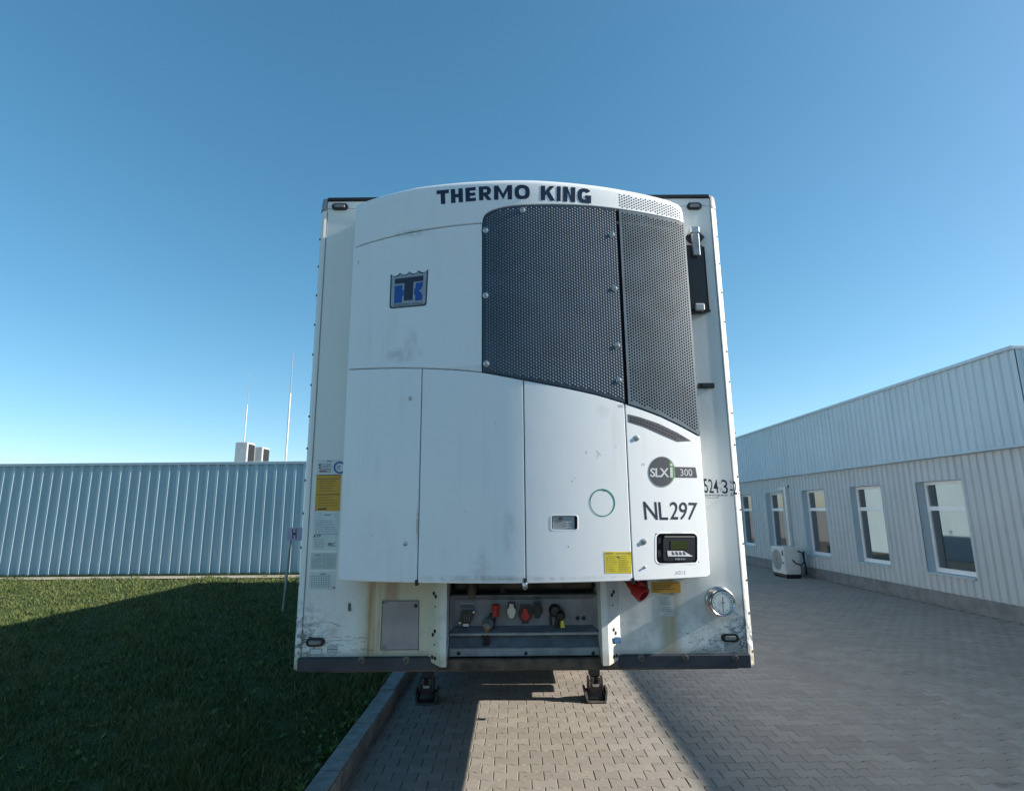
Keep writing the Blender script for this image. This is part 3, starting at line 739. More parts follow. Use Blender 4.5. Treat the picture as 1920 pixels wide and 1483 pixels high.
# document holder with two latches
a, b = wall(1293, 455, .05), wall(1328, 585, .05)
zt1, zb1 = a.z, b.z; xa, xb_ = 1.055, 1.205
MB().span((1.05, -.055, W(1310, 584, -.055).z), (1.175, -.001, W(1310, 458, -.055).z), .012, 2).build('document_box', 'black', tr)
mb = MB(); p = [(1.176, -.001), (1.176, -.05), (1.192, -.028), (1.20, -.001)]; z0, z1 = W(1310, 580, -.05).z, W(1310, 462, -.05).z
mb.slab([Vector((x, y, z0)) for x, y in p], [Vector((x-.01*(i > 1), y, z1)) for i, (x, y) in enumerate(p)]); mb.build('box_lid', 'black', tr)
def hexa(cx, cz, r, y0, y1): 
    return MB().slab([Vector((cx+r*math.cos(R(t)), y1, cz+r*.62*math.sin(R(t)))) for t in range(0, 360, 60)], [Vector((cx+r*math.cos(R(t)), y0, cz+r*.62*math.sin(R(t)))) for t in range(0, 360, 60)])
q = W(1303, 445, -.02); hexa(q.x, q.z, .062, -.001, -.022).build('latch_base', 'black', tr)
a, b = W(1296, 438, -.075), W(1313, 480, -.075); MB().span((a.x, -.085, b.z), (b.x, -.066, a.z), .004).build('upper_latch', 'galv', tr)
a, b = W(1294, 426, -.06), W(1311, 437, -.06); MB().span((a.x, -.07, b.z), (b.x, -.001, a.z), .004).build('latch_hook', 'bolt', tr)
a, b = W(1303, 569, -.07), W(1322, 582, -.07); MB().span((a.x, -.075, b.z), (b.x, -.056, a.z), .006).build('lower_latch', 'acwhite', tr)
# small black bracket, clip
a, b = W(1309, 718, -.02), W(1341, 727, -.02); mb = MB(); mb.span((a.x, -.022, b.z), (b.x, -.001, a.z), .004); mb.span((a.x+.02, -.03, b.z+.004), (a.x+.03, -.023, a.z-.004)); mb.build('cable_clip', 'black', tr)

# stickers on the front wall, left strip
def stick(name, x0, y0, x1, y1, mat, parent=tr, surf=wall, lean=-.05, label=None, off=.0006):
    l = lean*(y1-y0); o = decal(name, [(x0, y0), (x1, y0), (x1+l, y1), (x0+l, y1)], surf, off, mat, parent, .0008)
    if label: o['label'] = label
    return o
s1 = stick('sticker', 596, 862, 640, 888, 'paper', label='pale blue sticker with a round emblem')
strips('print', scribble(6, 600, 869, 622, 886, 1.1)+[(613, 864.5, 622, 864.5, 1.4), (598, 872, 601, 872, 4), (598, 877, 600, 877, 3)], wall, .0018, 'ink', s1)
strips('print', [(598, 883.5, 612, 883.5, 1.6)], wall, .0019, 'redprint', s1)
ringp = [(x0, y0, x1, y1, 3.2) for (x0, y0), (x1, y1) in zip(circ(637, 876.5, 10), circ(637, 876.5, 10)[1:]+circ(637, 876.5, 10)[:1])]
strips('emblem', ringp, wall, .0019, 'blue', s1); strips('print', scribble(3, 631, 872, 641, 880, 1.2), wall, .002, 'blue', s1)
s2 = stick('sticker', 593.5, 890, 640, 958, 'amber', label='orange yellow instruction sticker in two fields')
seg = scribble(5, 600, 900, 636, 922, .9, -.05)+scribble(4, 598, 930, 634, 950, .8, -.05)
seg += [(592, 927.5, 637, 926.5, 1.2), (594, 898, 638, 897, .9), (593.5, 890.5, 640, 890, 1.2), (596, 954.5, 612, 953.5, 2.6)]
strips('print', seg, wall, .0018, 'ink', s2)
s3 = stick('sticker', 589, 960, 636, 1031, 'paper', label='pale text sticker')
strips('print', scribble(9, 592, 974, 632, 1003, .8, -.05)+scribble(6, 590, 1009, 612, 1028, .9)+[(600, 1001.5, 633, 1001, .8)]+[(608, 965.5, 621, 964.8, 2)], wall, .0018, 'faint', s3)
text('lettering', 'ATP', quadmap((587, 1002), (602, 1001), (602, 1007), (587, 1008)), wall, .002, 'ink', s3, .02)
text('lettering', 'FRC', quadmap((615, 1017.5), (629, 1017), (628.6, 1024), (614.6, 1024.5)), wall, .002, 'ink', s3, .02)
s4 = stick('sticker', 583.5, 1036, 632, 1067, 'paper2', label='grey text sticker')
strips('print', scribble(5, 586, 1046, 606, 1064, .8)+scribble(6, 612, 1038, 630, 1064, .8)+[(590, 1040.5, 601, 1040, 1.8), (608, 1037, 608, 1066, .7)], wall, .0018, 'faint', s4)
s5 = stick('sticker', 580.5, 1072, 630, 1106, 'paper', label='pale sticker with a table grid')
sg5 = [(581+k*4.4, 1077, 580+k*4.4, 1103, .7) for k in range(1, 9)]+[(580, 1080+k*4, 621, 1079.6+k*4, .6) for k in range(6)]+[(600, 1076, 611, 1075.5, 1.8)]
strips('print', sg5+[(624, 1100, 629, 1102, 3)], wall, .0018, 'faint', s5)
s6 = stick('sticker', 580, 1215, 604, 1228, 'silver', label='small white label below the lower left marker lamp')
decal('label_field', [(582, 1217), (602, 1217), (602, 1226), (582, 1226)], wall, .0016, 'paper', s6, .0005)
s7 = decal('sticker', circ(623, 1218, 9.8, 10.5), wall, .0006, 'paper2', tr, .0008); s7['label'] = 'round worn sticker near the bumper'
strips('print', [(614, 1217, 632, 1216.8, 2.4), (617, 1222, 629, 1222, 1), (619, 1212, 628, 1212, 1)], wall, .0018, 'faint', s7)
strips('print', [(a[0], a[1], b[0], b[1], .8) for a, b in zip(circ(623, 1218, 9.6, 10.3), circ(623, 1218, 9.6, 10.3)[1:]+circ(623, 1218, 9.6, 10.3)[:1])], wall, .0019, 'faint', s7)
# grey plate with gasket
gk = decal('cover_gasket', [(716.5, 1125.5), (786, 1125), (785, 1218.5), (712.5, 1219)], wall, .0005, 'gasket', tr, .002)
pl = decal('cover_plate', [(718, 1127), (785, 1126.5), (783.6, 1216.5), (714.5, 1217.5)], wall, .0018, 'plate', tr, .004)
decal('plate_lock', circ(779.5, 1135.5, 3.6), wall, .0062, 'black', pl, .003)
strips('plate_latch', [(717, 1131, 721, 1128, 2), (723, 1130, 728, 1129.5, 1.2), (716, 1211, 724, 1211, 1), (716, 1215, 724, 1215, 1)], wall, .0064, 'ink', pl)
decal('slot_plate', rrect(652.5, 1130, 658, 1146, 2.6), wall, .0004, 'gasket', tr, .004)
# fleet number on the right of the wall, partly torn
text('lettering', '524', quadmap((1318, 897), (1345, 899), (1348, 925), (1321, 924)), wall, .0012, 'ink', tr, .005)
text('lettering', '3', quadmap((1352, 899), (1363, 899.5), (1365.5, 926), (1354.5, 925)), wall, .0012, 'ink', tr, .0)
text('lettering', '-2', quadmap((1368, 901), (1380, 902), (1382.5, 927), (1370, 926)), wall, .0045, 'ink', tr, .005)
torn = []
for cx, cy in ((1350, 903), (1352, 918), (1348, 925), (1369, 905), (1371, 915), (1372, 924), (1386, 905), (1388, 912), (1387, 922)):
    for _ in range(3):
        x, y = cx+random.uniform(-2.5, 2.5), cy+random.uniform(-5, 5); torn.append((x, y, x+random.uniform(-2, 2), y+random.uniform(1, 6), random.uniform(.5, 1.6)))
strips('torn_lettering', torn, lambda x, y, o=0: wall(x, y, o+(.012 if x > 1372 else 0)) if x < 1379 else wall(x, y, .009), .0012, 'faint', tr)
strips('small_print', scribble(1, 1322, 927, 1366, 930, 2.2), wall, .0012, 'faint', tr)
strips('small_print', scribble(1, 1325, 932, 1350, 934, 1.2), wall, .0012, 'faint', tr)

# round thermometer
gc = W(1350, 1127, -.03)
MB().lathe((gc.x, 0, gc.z), (.06, -1, -.03), [(.0, -.01), (.078, -.01), (.080, .02), (.074, .024), (.070, .05), (.074, .062), (.070, .066), (.062, .060), (.0, .060)], 36).build('thermometer', 'chrome', tr)
th = tr.children[-1]
d = Vector((.06, -1, -.03)).normalized(); fc = Vector((gc.x, 0, gc.z))+d*.0615
def dial(u, v, off=0): 
    ex = Vector((1, 0, 0)); ex = (ex-d*ex.dot(d)).normalized(); ez = -d.cross(ex) if (-d.cross(ex)).z > 0 else d.cross(ex)
    return fc+ex*u+ez*v+d*off
mb = MB(); mb.slab([dial(x, y, .002) for x, y in circ(0, 0, .0605)], [dial(x, y, 0) for x, y in circ(0, 0, .0605)]); mb.build('dial', 'paper', th)
tk = []
for i in range(24):
    a = 2*math.pi*i/24; r1 = .048 if i % 2 else .044; tk.append((r1*math.cos(a), r1*math.sin(a), .055*math.cos(a), .055*math.sin(a), .0022 if i % 2 else .0035))
strips('dial_print', tk, dial, .0028, 'ink', th); strips('needle', [(-.002, -.045, .001, .032, .004), (-.014, .0, .014, 0, .003)], dial, .0035, 'ink', th)
# stickers lower right
s8 = stick('sticker', 1221, 1091, 1276, 1111, 'amber', lean=.02, label='yellow sticker just below the cooling unit')
strips('print', scribble(3, 1225, 1096, 1270, 1106, 1.1), wall, .0018, 'ink', s8)
s9 = stick('sticker', 1234, 1116, 1264, 1155, 'paper2', lean=.03, label='worn pale label with a small text list')
strips('print', scribble(5, 1239, 1117, 1260, 1135, 1.6)+scribble(3, 1240, 1137, 1261, 1147, 1.6)+[(1235, 1119+i*4.6, 1237, 1119+i*4.6, 1) for i in range(8)], wall, .0018, 'faint', s9)
s10 = stick('sticker', 1358, 1205, 1385, 1222, 'silver', lean=0, label='faded label below the lower right marker lamp')
decal('blue_tape', [(1151.5, 1194), (1163, 1194), (1163.5, 1205), (1152.5, 1205)], lambda x, y, o=0: W(x, y, -.016-o-max(0, (1163-x)*.0035)), 0, 'bluetag', tr, .002)
# hanging red plug under the unit
rp = MB()
c0 = W(1190, 1090, -.14)
rp.lathe(W(1183, 1092, -.13), W(1207, 1116, -.19)-W(1183, 1092, -.13), [(.0, -.01), (.026, -.01), (.030, .0), (.032, .03), (.043, .045), (.044, .10), (.030, .105), (.028, .06), (0, .055)], 20)
plug = rp.build('power_plug', 'red', tr)
lid = MB(); v0 = W(1203, 1098, -.19); lid.box(v0, (.05, .02, .05), .01, Matrix.Rotation(R(35), 3, 'Y')); lid.build('plug_cap', 'red', plug)
cb = MB(); cb.tube([W(1183, 1092, -.13), W(1176, 1088, -.12), W(1168, 1083, -.10)], .016, 8); cb.build('cable', 'cable', plug)
cb = MB(); cb.span(W(1206, 1088, -.16), W(1213, 1104, -.13), .004); cb.build('hinge', 'black', plug)

# scuffs low on the wall (scraped paint lines)
sc = []
def scrape(x, y, n, step, up, h):
    for _ in range(n):
        nx_, ny_ = x+step*random.uniform(.7, 1.3), y+random.uniform(-1, 1)*up; sc.append((x, y, nx_, ny_, h*random.uniform(.4, 1.2))); x, y = nx_, ny_
scrape(572, 1168, 10, 3.4, .8, .6); scrape(606, 1166, 5, 3.0, 0.2, .6); [scrape(620+i*3, 1167+i*1.4, 2, 3, .4, .6) for i in range(6)]
for _ in range(80):
    x, y = random.uniform(560, 585), random.uniform(1168, 1232); scrape(x, y, random.randint(1, 3), random.uniform(1, 3), 1.5, .8)
for _ in range(34):
    x, y = random.uniform(600, 700), random.uniform(1192, 1226); scrape(x, y, random.randint(2, 5), random.uniform(2, 4), .9, .7)
for _ in range(110):
    x = 1396-abs(random.gauss(0, 16)); y = 1222-abs(random.gauss(0, 34)); scrape(x, y, random.randint(1, 3), random.uniform(-3, 3), 2, .9)
for _ in range(26):
    x, y = random.uniform(1285, 1372), random.uniform(1180, 1222); scrape(x, y, random.randint(1, 4), random.uniform(2, 4), 1.5, .9)
strips('scuff_mark', sc, lambda x, y, o=0: wall(x, y, o+(.005 if (x < 568 or x > 1392) else .0)), .0011, 'ink', tr)
strips('crease', [(1337, 752, 1341, 758, 1.4), (1341, 758, 1343, 775, 1.2), (1343, 775, 1343, 798, 1), (1340, 797, 1344, 801, 1.5)], wall, .0016, 'paper', tr)

# connector bay ------------------------------------------------------------
def bayplate(s):
    # side plate that slopes forward to a flange
    xi = W(837, 1165, -.085).x if s < 0 else W(1128, 1165, -.085).x
    xf = W(826, 1165, -.085).x if s < 0 else W(1140, 1165, -.085).x
    xo = W(803, 1165, 0).x if s < 0 else W(1162, 1165, 0).x
    loop = [(xo, .0), (xf, -.078), (xi, -.085), (xi, .2), (xi-(-s)*(-.004), .2), (xf+s*.002, .0)]
    loop = [(xo, -.001), (xf, -.078), (xi, -.082), (xi, .22), (xi+s*.008, .22), (xi+s*.01, .004), (xo, .004)]
    z0 = 1.222
    mb = MB(); mb.slab([Vector((x, y, z0+(.02 if abs(x-xo) < .001 else 0))) for x, y in loop], [Vector((x, y, 1.695)) for x, y in loop]); o = mb.build('bay_side_plate', 'wall', tr, 20)
    for k, (u, zz) in enumerate(((.42, 1.60), (.58, 1.585), (.55, 1.40), (.4, 1.38), (.38, 1.262), (.6, 1.26), (.55, 1.53), (.55, 1.33))):
        x = xo+(xf-xo)*u; y = -.078*u; nrm = Vector((s*abs(.078), -abs(xf-xo), 0)).normalized()
        r = .011 if k < 6 else .005
        MB().cyl(Vector((x, y, zz))-nrm*.002, Vector((x, y, zz))+nrm*.0015, r, r, 12).build('fixing_hole', 'hole', o)
bayplate(-1); bayplate(1)
xi0, xi1 = W(838, 1165, -.05).x+.004, W(1128, 1165, -.05).x-.004
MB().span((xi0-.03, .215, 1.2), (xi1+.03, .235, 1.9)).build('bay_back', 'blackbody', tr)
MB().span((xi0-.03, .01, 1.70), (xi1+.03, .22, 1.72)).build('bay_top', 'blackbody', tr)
PYc = .05; pz = lambda py, y=PYc: W(985, py, y).z
# sunken connector panel: frame + field
cp = MB(); zt0, zt1_, zb0, zb1_ = pz(1115), pz(1125), pz(1174), pz(1184)
cp.span((xi0, PYc+.03, zb0-.002), (xi1, PYc+.045, zt1_+.004)); cpo = cp.build('connector_panel', 'panelgrey', tr)
cp = MB(); cp.slab([Vector((xi0+.03, PYc+.029, zt1_)), Vector((xi1-.03, PYc+.029, zt1_)), Vector((xi1-.005, PYc, zt0)), Vector((xi0+.005, PYc, zt0))],
                   [Vector((xi0+.03, PYc+.05, zt1_)), Vector((xi1-.03, PYc+.05, zt1_)), Vector((xi1-.005, PYc+.05, zt0+.005)), Vector((xi0+.005, PYc+.05, zt0+.005))]); cp.build('panel_flange', 'panelblue', cpo)
cp = MB(); cp.slab([Vector((xi0+.03, PYc+.029, zb0)), Vector((xi1-.03, PYc+.029, zb0)), Vector((xi1-.005, PYc-.01, zb1_)), Vector((xi0+.005, PYc-.01, zb1_))],
                   [Vector((xi0+.03, PYc+.05, zb0)), Vector((xi1-.03, PYc+.05, zb0)), Vector((xi1-.005, PYc+.05, zb1_)), Vector((xi0+.005, PYc+.05, zb1_))]); cp.build('panel_flange', 'panelblue', cpo)
for s, xx in ((-1, xi0), (1, xi1)):
    MB().slab([Vector((xx, PYc, zb1_)), Vector((xx, PYc, zt0)), Vector((xx-s*.03, PYc+.029, zt1_)), Vector((xx-s*.03, PYc+.029, zb0))],
              [Vector((xx, PYc+.05, zb1_)), Vector((xx, PYc+.05, zt0)), Vector((xx-s*.03, PYc+.05, zt1_)), Vector((xx-s*.03, PYc+.05, zb0))]).build('panel_cheek', 'panelgrey', cpo)
MB().span((xi0, PYc-.016, pz(1190)), (xi1, PYc+.05, zb1_-.001), .004).build('shelf_lip', 'lipgrey', tr)
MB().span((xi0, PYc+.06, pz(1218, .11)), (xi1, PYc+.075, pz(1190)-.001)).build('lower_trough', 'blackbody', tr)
MB().slab([Vector((xi0, PYc+.055, 1.375)), Vector((xi1, PYc+.055, 1.375)), Vector((xi1, PYc-.01, pz(1212))), Vector((xi0, PYc-.01, pz(1212)))],
          [Vector((xi0, PYc+.058, 1.370)), Vector((xi1, PYc+.058, 1.370)), Vector((xi1, PYc-.004, pz(1212)-.006)), Vector((xi0, PYc-.004, pz(1212)-.006))]).build('trough_floor', 'panelblue', tr)
MB().span((xi0, PYc-.02, 1.248), (xi1, PYc+.0, pz(1212)-.001), .005).build('lower_lip', 'lipgrey', tr)
for px in (860, 986, 1112):
    p = W(px, 1224, PYc-.02); MB().lathe(p, (0, -1, 0), [(.010, -.001), (.010, .005), (.004, .008), (0, .008)], 10).build('lip_bolt', 'black', tr)
MB().tube([W(905, 1192, .03), W(909, 1200, .04), W(907, 1208, .045), W(915, 1209, .045), W(916, 1198, .04), W(913, 1192, .03)], .009).build('air_hose', 'cable', tr)
# upper pipework shadowed behind the unit
o = MB(); o.span((xi0+.02, .10, 1.60), (xi1-.02, .20, 1.66), .01); o.cyl((-.12, .12, 1.55), (-.12, .12, 1.7), .02); o.cyl((-.30, .08, 1.56), (-.30, .08, 1.7), .03); o.build('pipework', 'rust', tr)
CS = lambda x, y, off=0: W(x, y, PYc+.028-off)
strips('print', scribble(1, 864, 1130, 892, 1132, 1.6), CS, .001, 'lightprint', cpo); strips('print', scribble(2, 863, 1134, 892, 1139, 1.4), CS, .001, 'ink', cpo)
# multi-pin socket left
sk = MB(); sk.slab([CS(x, y, .045) for x, y in ((866, 1144), (889, 1143), (891, 1148), (886, 1160), (880, 1172), (868, 1172), (862, 1165), (864, 1155))],
                   [CS(x, y, -.004) for x, y in ((866, 1144), (889, 1143), (891, 1148), (886, 1160), (880, 1172), (868, 1172), (862, 1165), (864, 1155))]); so = sk.build('coupling_socket', 'black', tr)
MB().slab([CS(x, y, .052) for x, y in rrect(868, 1169, 879, 1174, 2)], [CS(x, y, .044) for x, y in rrect(868, 1169, 879, 1174, 2)]).build('socket_mouth', 'lightprint', so)
for c in ((888, 1147.5), (862.5, 1167.5)):
    MB().slab([CS(x, y, .05) for x, y in circ(*c, 2.2, n=12)], [CS(x, y, .0) for x, y in circ(*c, 2.2, n=12)]).build('fixing_stud', 'bolt', so)
for k in range(3): MB().span(CS(870+k*4.5, 1150, .05), CS(871.5+k*4.5, 1165, .044)).build('rib', 'gasket', so)
# red air coupling with brass head
ar = MB(); ar.cyl(CS(920, 1176, .03), CS(925, 1150, .03), .022, .020, 14); aro = ar.build('air_coupling', 'black', tr)
MB().lathe(CS(929, 1152, .035), (0.05, -.1, 1), [(0, -.01), (.02, -.01), (.021, .02), (.016, .03), (.022, .035), (.022, .055), (0, .058)], 14).build('coupling_cap', 'red', aro)
MB().lathe(CS(917, 1165, .03), (-.3, -1, -.5), [(0, 0), (.032, 0), (.034, .02), (.026, .03), (.022, .045), (0, .045)], 16).build('coupling_head', 'panelblue', aro)
MB().lathe(CS(914, 1174, .04), (-.3, -.8, -.6), [(0, 0), (.018, 0), (.02, .02), (.012, .03), (0, .03)], 14).build('coupling_ring', 'brass', aro)
# three round sockets
def sock(cx, y0, y1, hw, lidmat, lw, ly0, ly1, body='black'):
    ym = (y0+y1)/2
    pl_ = [(cx-hw*.72, y0), (cx+hw*.72, y0), (cx+hw*.78, y0+7), (cx+hw, y0+14), (cx+hw, ym+5), (cx+hw*.55, y1-6), (cx+hw*.5, y1), (cx-hw*.5, y1), (cx-hw*.55, y1-6), (cx-hw, ym+5), (cx-hw, y0+14), (cx-hw*.78, y0+7)]
    o = MB(); o.slab([CS(x, y, .03) for x, y in pl_], [CS(x, y, -.003) for x, y in pl_]); b = o.build('power_socket', body, tr)
    l = [(cx-lw*.5, ly0), (cx+lw*.5, ly0), (cx+lw*.55, ly0+7), (cx+lw, ly0+11), (cx+lw, ly0+17), (cx+lw*.55, ly1-2), (cx, ly1), (cx-lw*.55, ly1-2), (cx-lw, ly0+17), (cx-lw, ly0+11), (cx-lw*.55, ly0+7)]
    o = MB(); o.slab([CS(x, y, .044) for x, y in [(cx+(x-cx)*.9, (ly0+ly1)/2+(y-(ly0+ly1)/2)*.94) for x, y in l]], [CS(x, y, .03) for x, y in l]); o.build('socket_lid', lidmat, b)
sock(959, 1128, 1161, 9, 'cream', 8.3, 1131, 1160.5); sock(985, 1133, 1169, 12.5, 'red', 8.5, 1140, 1164); sock(1008, 1127, 1159, 9.2, 'black', 7.5, 1134, 1157)
# palm coupling with yellow tag
pc = MB(); pc.lathe(CS(1040, 1143, .01), (0, -1, 0), [(.035, 0), (.034, .035), (.024, .05), (0, .052)], 16); pc.lathe(CS(1049, 1150, .01), (0, -1, -.1), [(.03, 0), (.03, .045), (.018, .06), (0, .06)], 16)
pc.tube([CS(1034, 1145, .02), CS(1032, 1158, .03), CS(1033, 1172, .03)], .008); pc.tube([CS(1046, 1150, .03), CS(1045, 1164, .03), CS(1044, 1176, .02)], .012); pco = pc.build('palm_coupling', 'black', tr)
MB().slab([CS(x, y, .05) for x, y in ((1052, 1162), (1056, 1160), (1059, 1176), (1051, 1177))], [CS(x, y, .035) for x, y in ((1052, 1162), (1056, 1160), (1059, 1176), (1051, 1177))]).build('coupling_tag', 'yellow', pco)
for c in ((1083, 1158.5), (1094.5, 1158.5)): MB().slab([CS(x, y, .001) for x, y in circ(*c, 4)], [CS(x, y, -.001) for x, y in circ(*c, 4)]).build('panel_hole', 'hole', cpo)

# ------------------------------------------------------------------ the cooling unit (a part of the trailer, its panels sub-parts)
body = MB()
xs = np.linspace(-.985, .985, 41)
zbot, ztop = 1.72, 3.80
F_ = [Vector((x, -bulge(x)+.035, zbot)) for x in xs]; loopb = [Vector((-.985, -.002, zbot))]+F_+[Vector((.985, -.002, zbot))]
loopt = [Vector((p.x, p.y, ztop)) for p in loopb]
body.slab(loopt, loopb); ru = body.build('refrigeration_unit', 'blackbody', tr)

def lerp(pts):
    xs_ = [p[0] for p in pts]; ys_ = [p[1] for p in pts]
    return lambda x: float(np.interp(x, xs_, ys_))
def curve(pxs, off=0):
    q = [unit(*p) for p in pxs]; xs_ = np.array([v.x for v in q]); zs = np.array([v.z for v in q])
    if len(q) > 4:
        c = np.polyfit(xs_, zs, 4); return lambda x: float(np.polyval(c, x))
    c = np.polyfit(xs_, zs, min(2, len(q)-1)); return lambda x: float(np.polyval(c, x))
gap = .0022
def panel(name, x0, x1, lo, hi, mat, off=0.0, nx=24, rim=.03, holes=(), crl=0, crr=0, rows=None, eg=gap):
    """curved sheet with folded edges; crl/crr round the two lower corners"""
    x0 += eg; x1 -= eg; bev = .004
    hx = [h[i] for h in holes for i in (0, 1)]
    X = sorted(set([round(float(v), 5) for v in np.linspace(x0+bev, x1-bev, nx)] + [round(v, 5) for v in hx]))
    X = [x0] + X + [x1]
    def lo2(x):
        z = lo(x)+eg
        if crl and x < x0+crl: z += crl-math.sqrt(max(0, crl**2-(x0+crl-x)**2))
        if crr and x > x1-crr: z += crr-math.sqrt(max(0, crr**2-(x-x1+crr)**2))
        return z
    def col_(x, edge):
        l, h = lo2(x), hi(x)-eg
        zs = [l, l+bev] + sorted([h_[i] for h_ in holes for i in (2, 3)]) + [h-bev, h]
        return zs
    bm = bmesh.new(); cols = []
    for i, x in enumerate(X):
        zs = col_(x, i in (0, len(X)-1)); c = []
        for j, z in enumerate(zs):
            e = i in (0, len(X)-1) or j in (0, len(zs)-1)
            c.append(bm.verts.new((x, -bulge(x)-off+(bev if e else 0), z)))
        cols.append(c)
    n = len(cols[0])
    for i in range(len(X)-1):
        for j in range(n-1):
            xm = (X[i]+X[i+1])/2; zm = (cols[i][j].co.z+cols[i][j+1].co.z)/2
            if any(h[0] < xm < h[1] and h[2] < zm < h[3] for h in holes): continue
            bm.faces.new((cols[i][j], cols[i+1][j], cols[i+1][j+1], cols[i][j+1]))
    def wallb(loop):
        back = [bm.verts.new((v.co.x, v.co.y+rim, v.co.z)) for v in loop]
        for k in range(len(loop)):
            k2 = (k+1) % len(loop); bm.faces.new((loop[k], loop[k2], back[k2], back[k]))
    outer = [cols[i][0] for i in range(len(X))]+[cols[-1][j] for j in range(1, n)]+[cols[i][-1] for i in range(len(X)-2, -1, -1)]+[cols[0][j] for j in range(n-2, 0, -1)]
    wallb(outer)
    for h in holes:
        ia = X.index(round(h[0], 5)); ib = X.index(round(h[1], 5))
        zs = col_(X[ia], False); ja = zs.index(h[2]); jb = zs.index(h[3])
        loop = [cols[i][ja] for i in range(ia, ib+1)]+[cols[ib][j] for j in range(ja+1, jb+1)]+[cols[i][jb] for i in range(ib-1, ia-1, -1)]+[cols[ia][j] for j in range(jb-1, ja, -1)]
        wallb(loop)
    bmesh.ops.recalc_face_normals(bm, faces=bm.faces)
    me = bpy.data.meshes.new(name); bm.to_mesh(me); bm.free(); me.materials.append(MAT[mat]); me.shade_smooth(); me.set_sharp_from_angle(angle=R(22))
    return finish(bpy.data.objects.new(name, me), ru)
UL, UR = -1.003, 1.003
x1s, x2s, x3s = unit(787, 890).x, unit(984, 900).x, unit(1179, 920).x
xg = unit(904.5, 555).x; xg2 = unit(1164, 560).x
bot = lambda x: 1.695
c_low = lerp([(q.x, q.z) for q in [unit(*p) for p in ((653, 693), (700, 691), (745, 690), (790, 690.5), (850, 693), (905, 698), (983, 712.5), (1060, 727), (1120, 740.5), (1171, 756), (1205, 767.5), (1240, 781), (1275, 798), (1312, 818))]])
c_seam = lerp([(q.x, q.z) for q in [unit(*p) for p in ((661, 466), (690, 456), (720, 447.5), (760, 438), (800, 430.5), (850, 423.5), (905, 418.5))]])
gtop = [unit(*p) for p in ((905, 418), (906, 407), (913, 400), (924, 394.5), (944, 389), (964, 386), (1000, 384.5), (1037, 384), (1075, 385), (1110, 387), (1154, 392), (1180, 396), (1207, 400.5), (1245, 408), (1283, 418))]
gtop[0].x = xg; c_gtop = lerp([(q.x+.0005*i, q.z) for i, q in enumerate(gtop)])
c_seam_g = lambda x: c_seam(x) if x < xg else c_gtop(x)
ptop = [unit(*p) for p in ((671, 378), (693, 370), (722, 361), (782, 346.5), (843, 339), (904, 334.5), (960, 332.7), (1001, 333), (1061, 337), (1134, 345.5), (1207, 359), (1255, 371), (1275, 380), (1283, 393))]
c_top = lerp([(q.x, q.z) for q in ptop])
panel('lower_panel', UL, x1s, bot, c_low, 'white', crl=.03); panel('lower_panel', x1s, x2s, bot, c_low, 'white')
# latch recess in the third panel, controller recess in the fourth
lh0, lh1 = unit(1034, 981), unit(1083, 981); lz0, lz1 = unit(1058, 993).z, unit(1058, 966).z
panel('lower_panel', x2s, x3s, bot, c_low, 'white', holes=[(lh0.x, lh1.x, lz0, lz1)], rim=.03)
ch0, ch1 = unit(1230, 1027).x, unit(1309, 1027).x; cz0, cz1 = unit(1268, 1056).z, unit(1268, 999).z
p4 = panel('lower_panel', x3s, UR, bot, c_low, 'white', holes=[(ch0, ch1, cz0, cz1)], rim=.05, crr=.02)
panel('upper_panel', UL, xg, c_low, c_seam, 'white')
# top fairing with rolled edge
def fairing():
    X = sorted(set(list(np.linspace(UL, UR, 72))+[xg-.001, xg+.003, xg+.012, xg+.03, .985, .995, 1.0, -.985, -.995])); bm = bmesh.new(); rows = []
    r = .045
    for x in X:
        zt = c_top(x); lo_ = c_seam_g(x)+gap; b_ = bulge(x); e = max(0, (abs(x)-.965)/.04); inset = .012*e*e
        c = [(b_-.004-inset+0, lo_), (b_-inset, lo_+.004), (b_-inset, (lo_+zt-r)/2), (b_-inset, zt-r)]
        for k in range(1, 6):
            a = R(90*k/5); c.append((b_-r+r*math.cos(a)-inset, zt-r+r*math.sin(a)))
        c += [(b_*.5, zt+.004), (.002, zt+.006)]
        rows.append([bm.verts.new((x, -yy_, z)) for yy_, z in c])
    for A, B in zip(rows, rows[1:]):
        for k in range(len(A)-1): bm.faces.new((A[k], B[k], B[k+1], A[k+1]))
    for Rw in (rows[0], rows[-1]):
        bk = [bm.verts.new((v.co.x, -.002, v.co.z)) for v in Rw]
        for k in range(len(Rw)-1): bm.faces.new((Rw[k], Rw[k+1], bk[k+1], bk[k]))
    lowb = [bm.verts.new((rw[0].co.x, rw[0].co.y+.04, rw[0].co.z)) for rw in rows]
    for k in range(len(rows)-1): bm.faces.new((rows[k][0], rows[k+1][0], lowb[k+1], lowb[k]))
    bmesh.ops.recalc_face_normals(bm, faces=bm.faces)
    me = bpy.data.meshes.new('top_fairing'); bm.to_mesh(me); bm.free(); me.materials.append(MAT['white']); me.shade_smooth(); me.set_sharp_from_angle(angle=R(21))
    return finish(bpy.data.objects.new('top_fairing', me), ru)
fairing()
# side cheeks
for s in (-1, 1):
    MB().span((s*.988, -.226, 1.70), (s*1.0, -.002, 3.86)).build('side_cheek', 'white', ru)
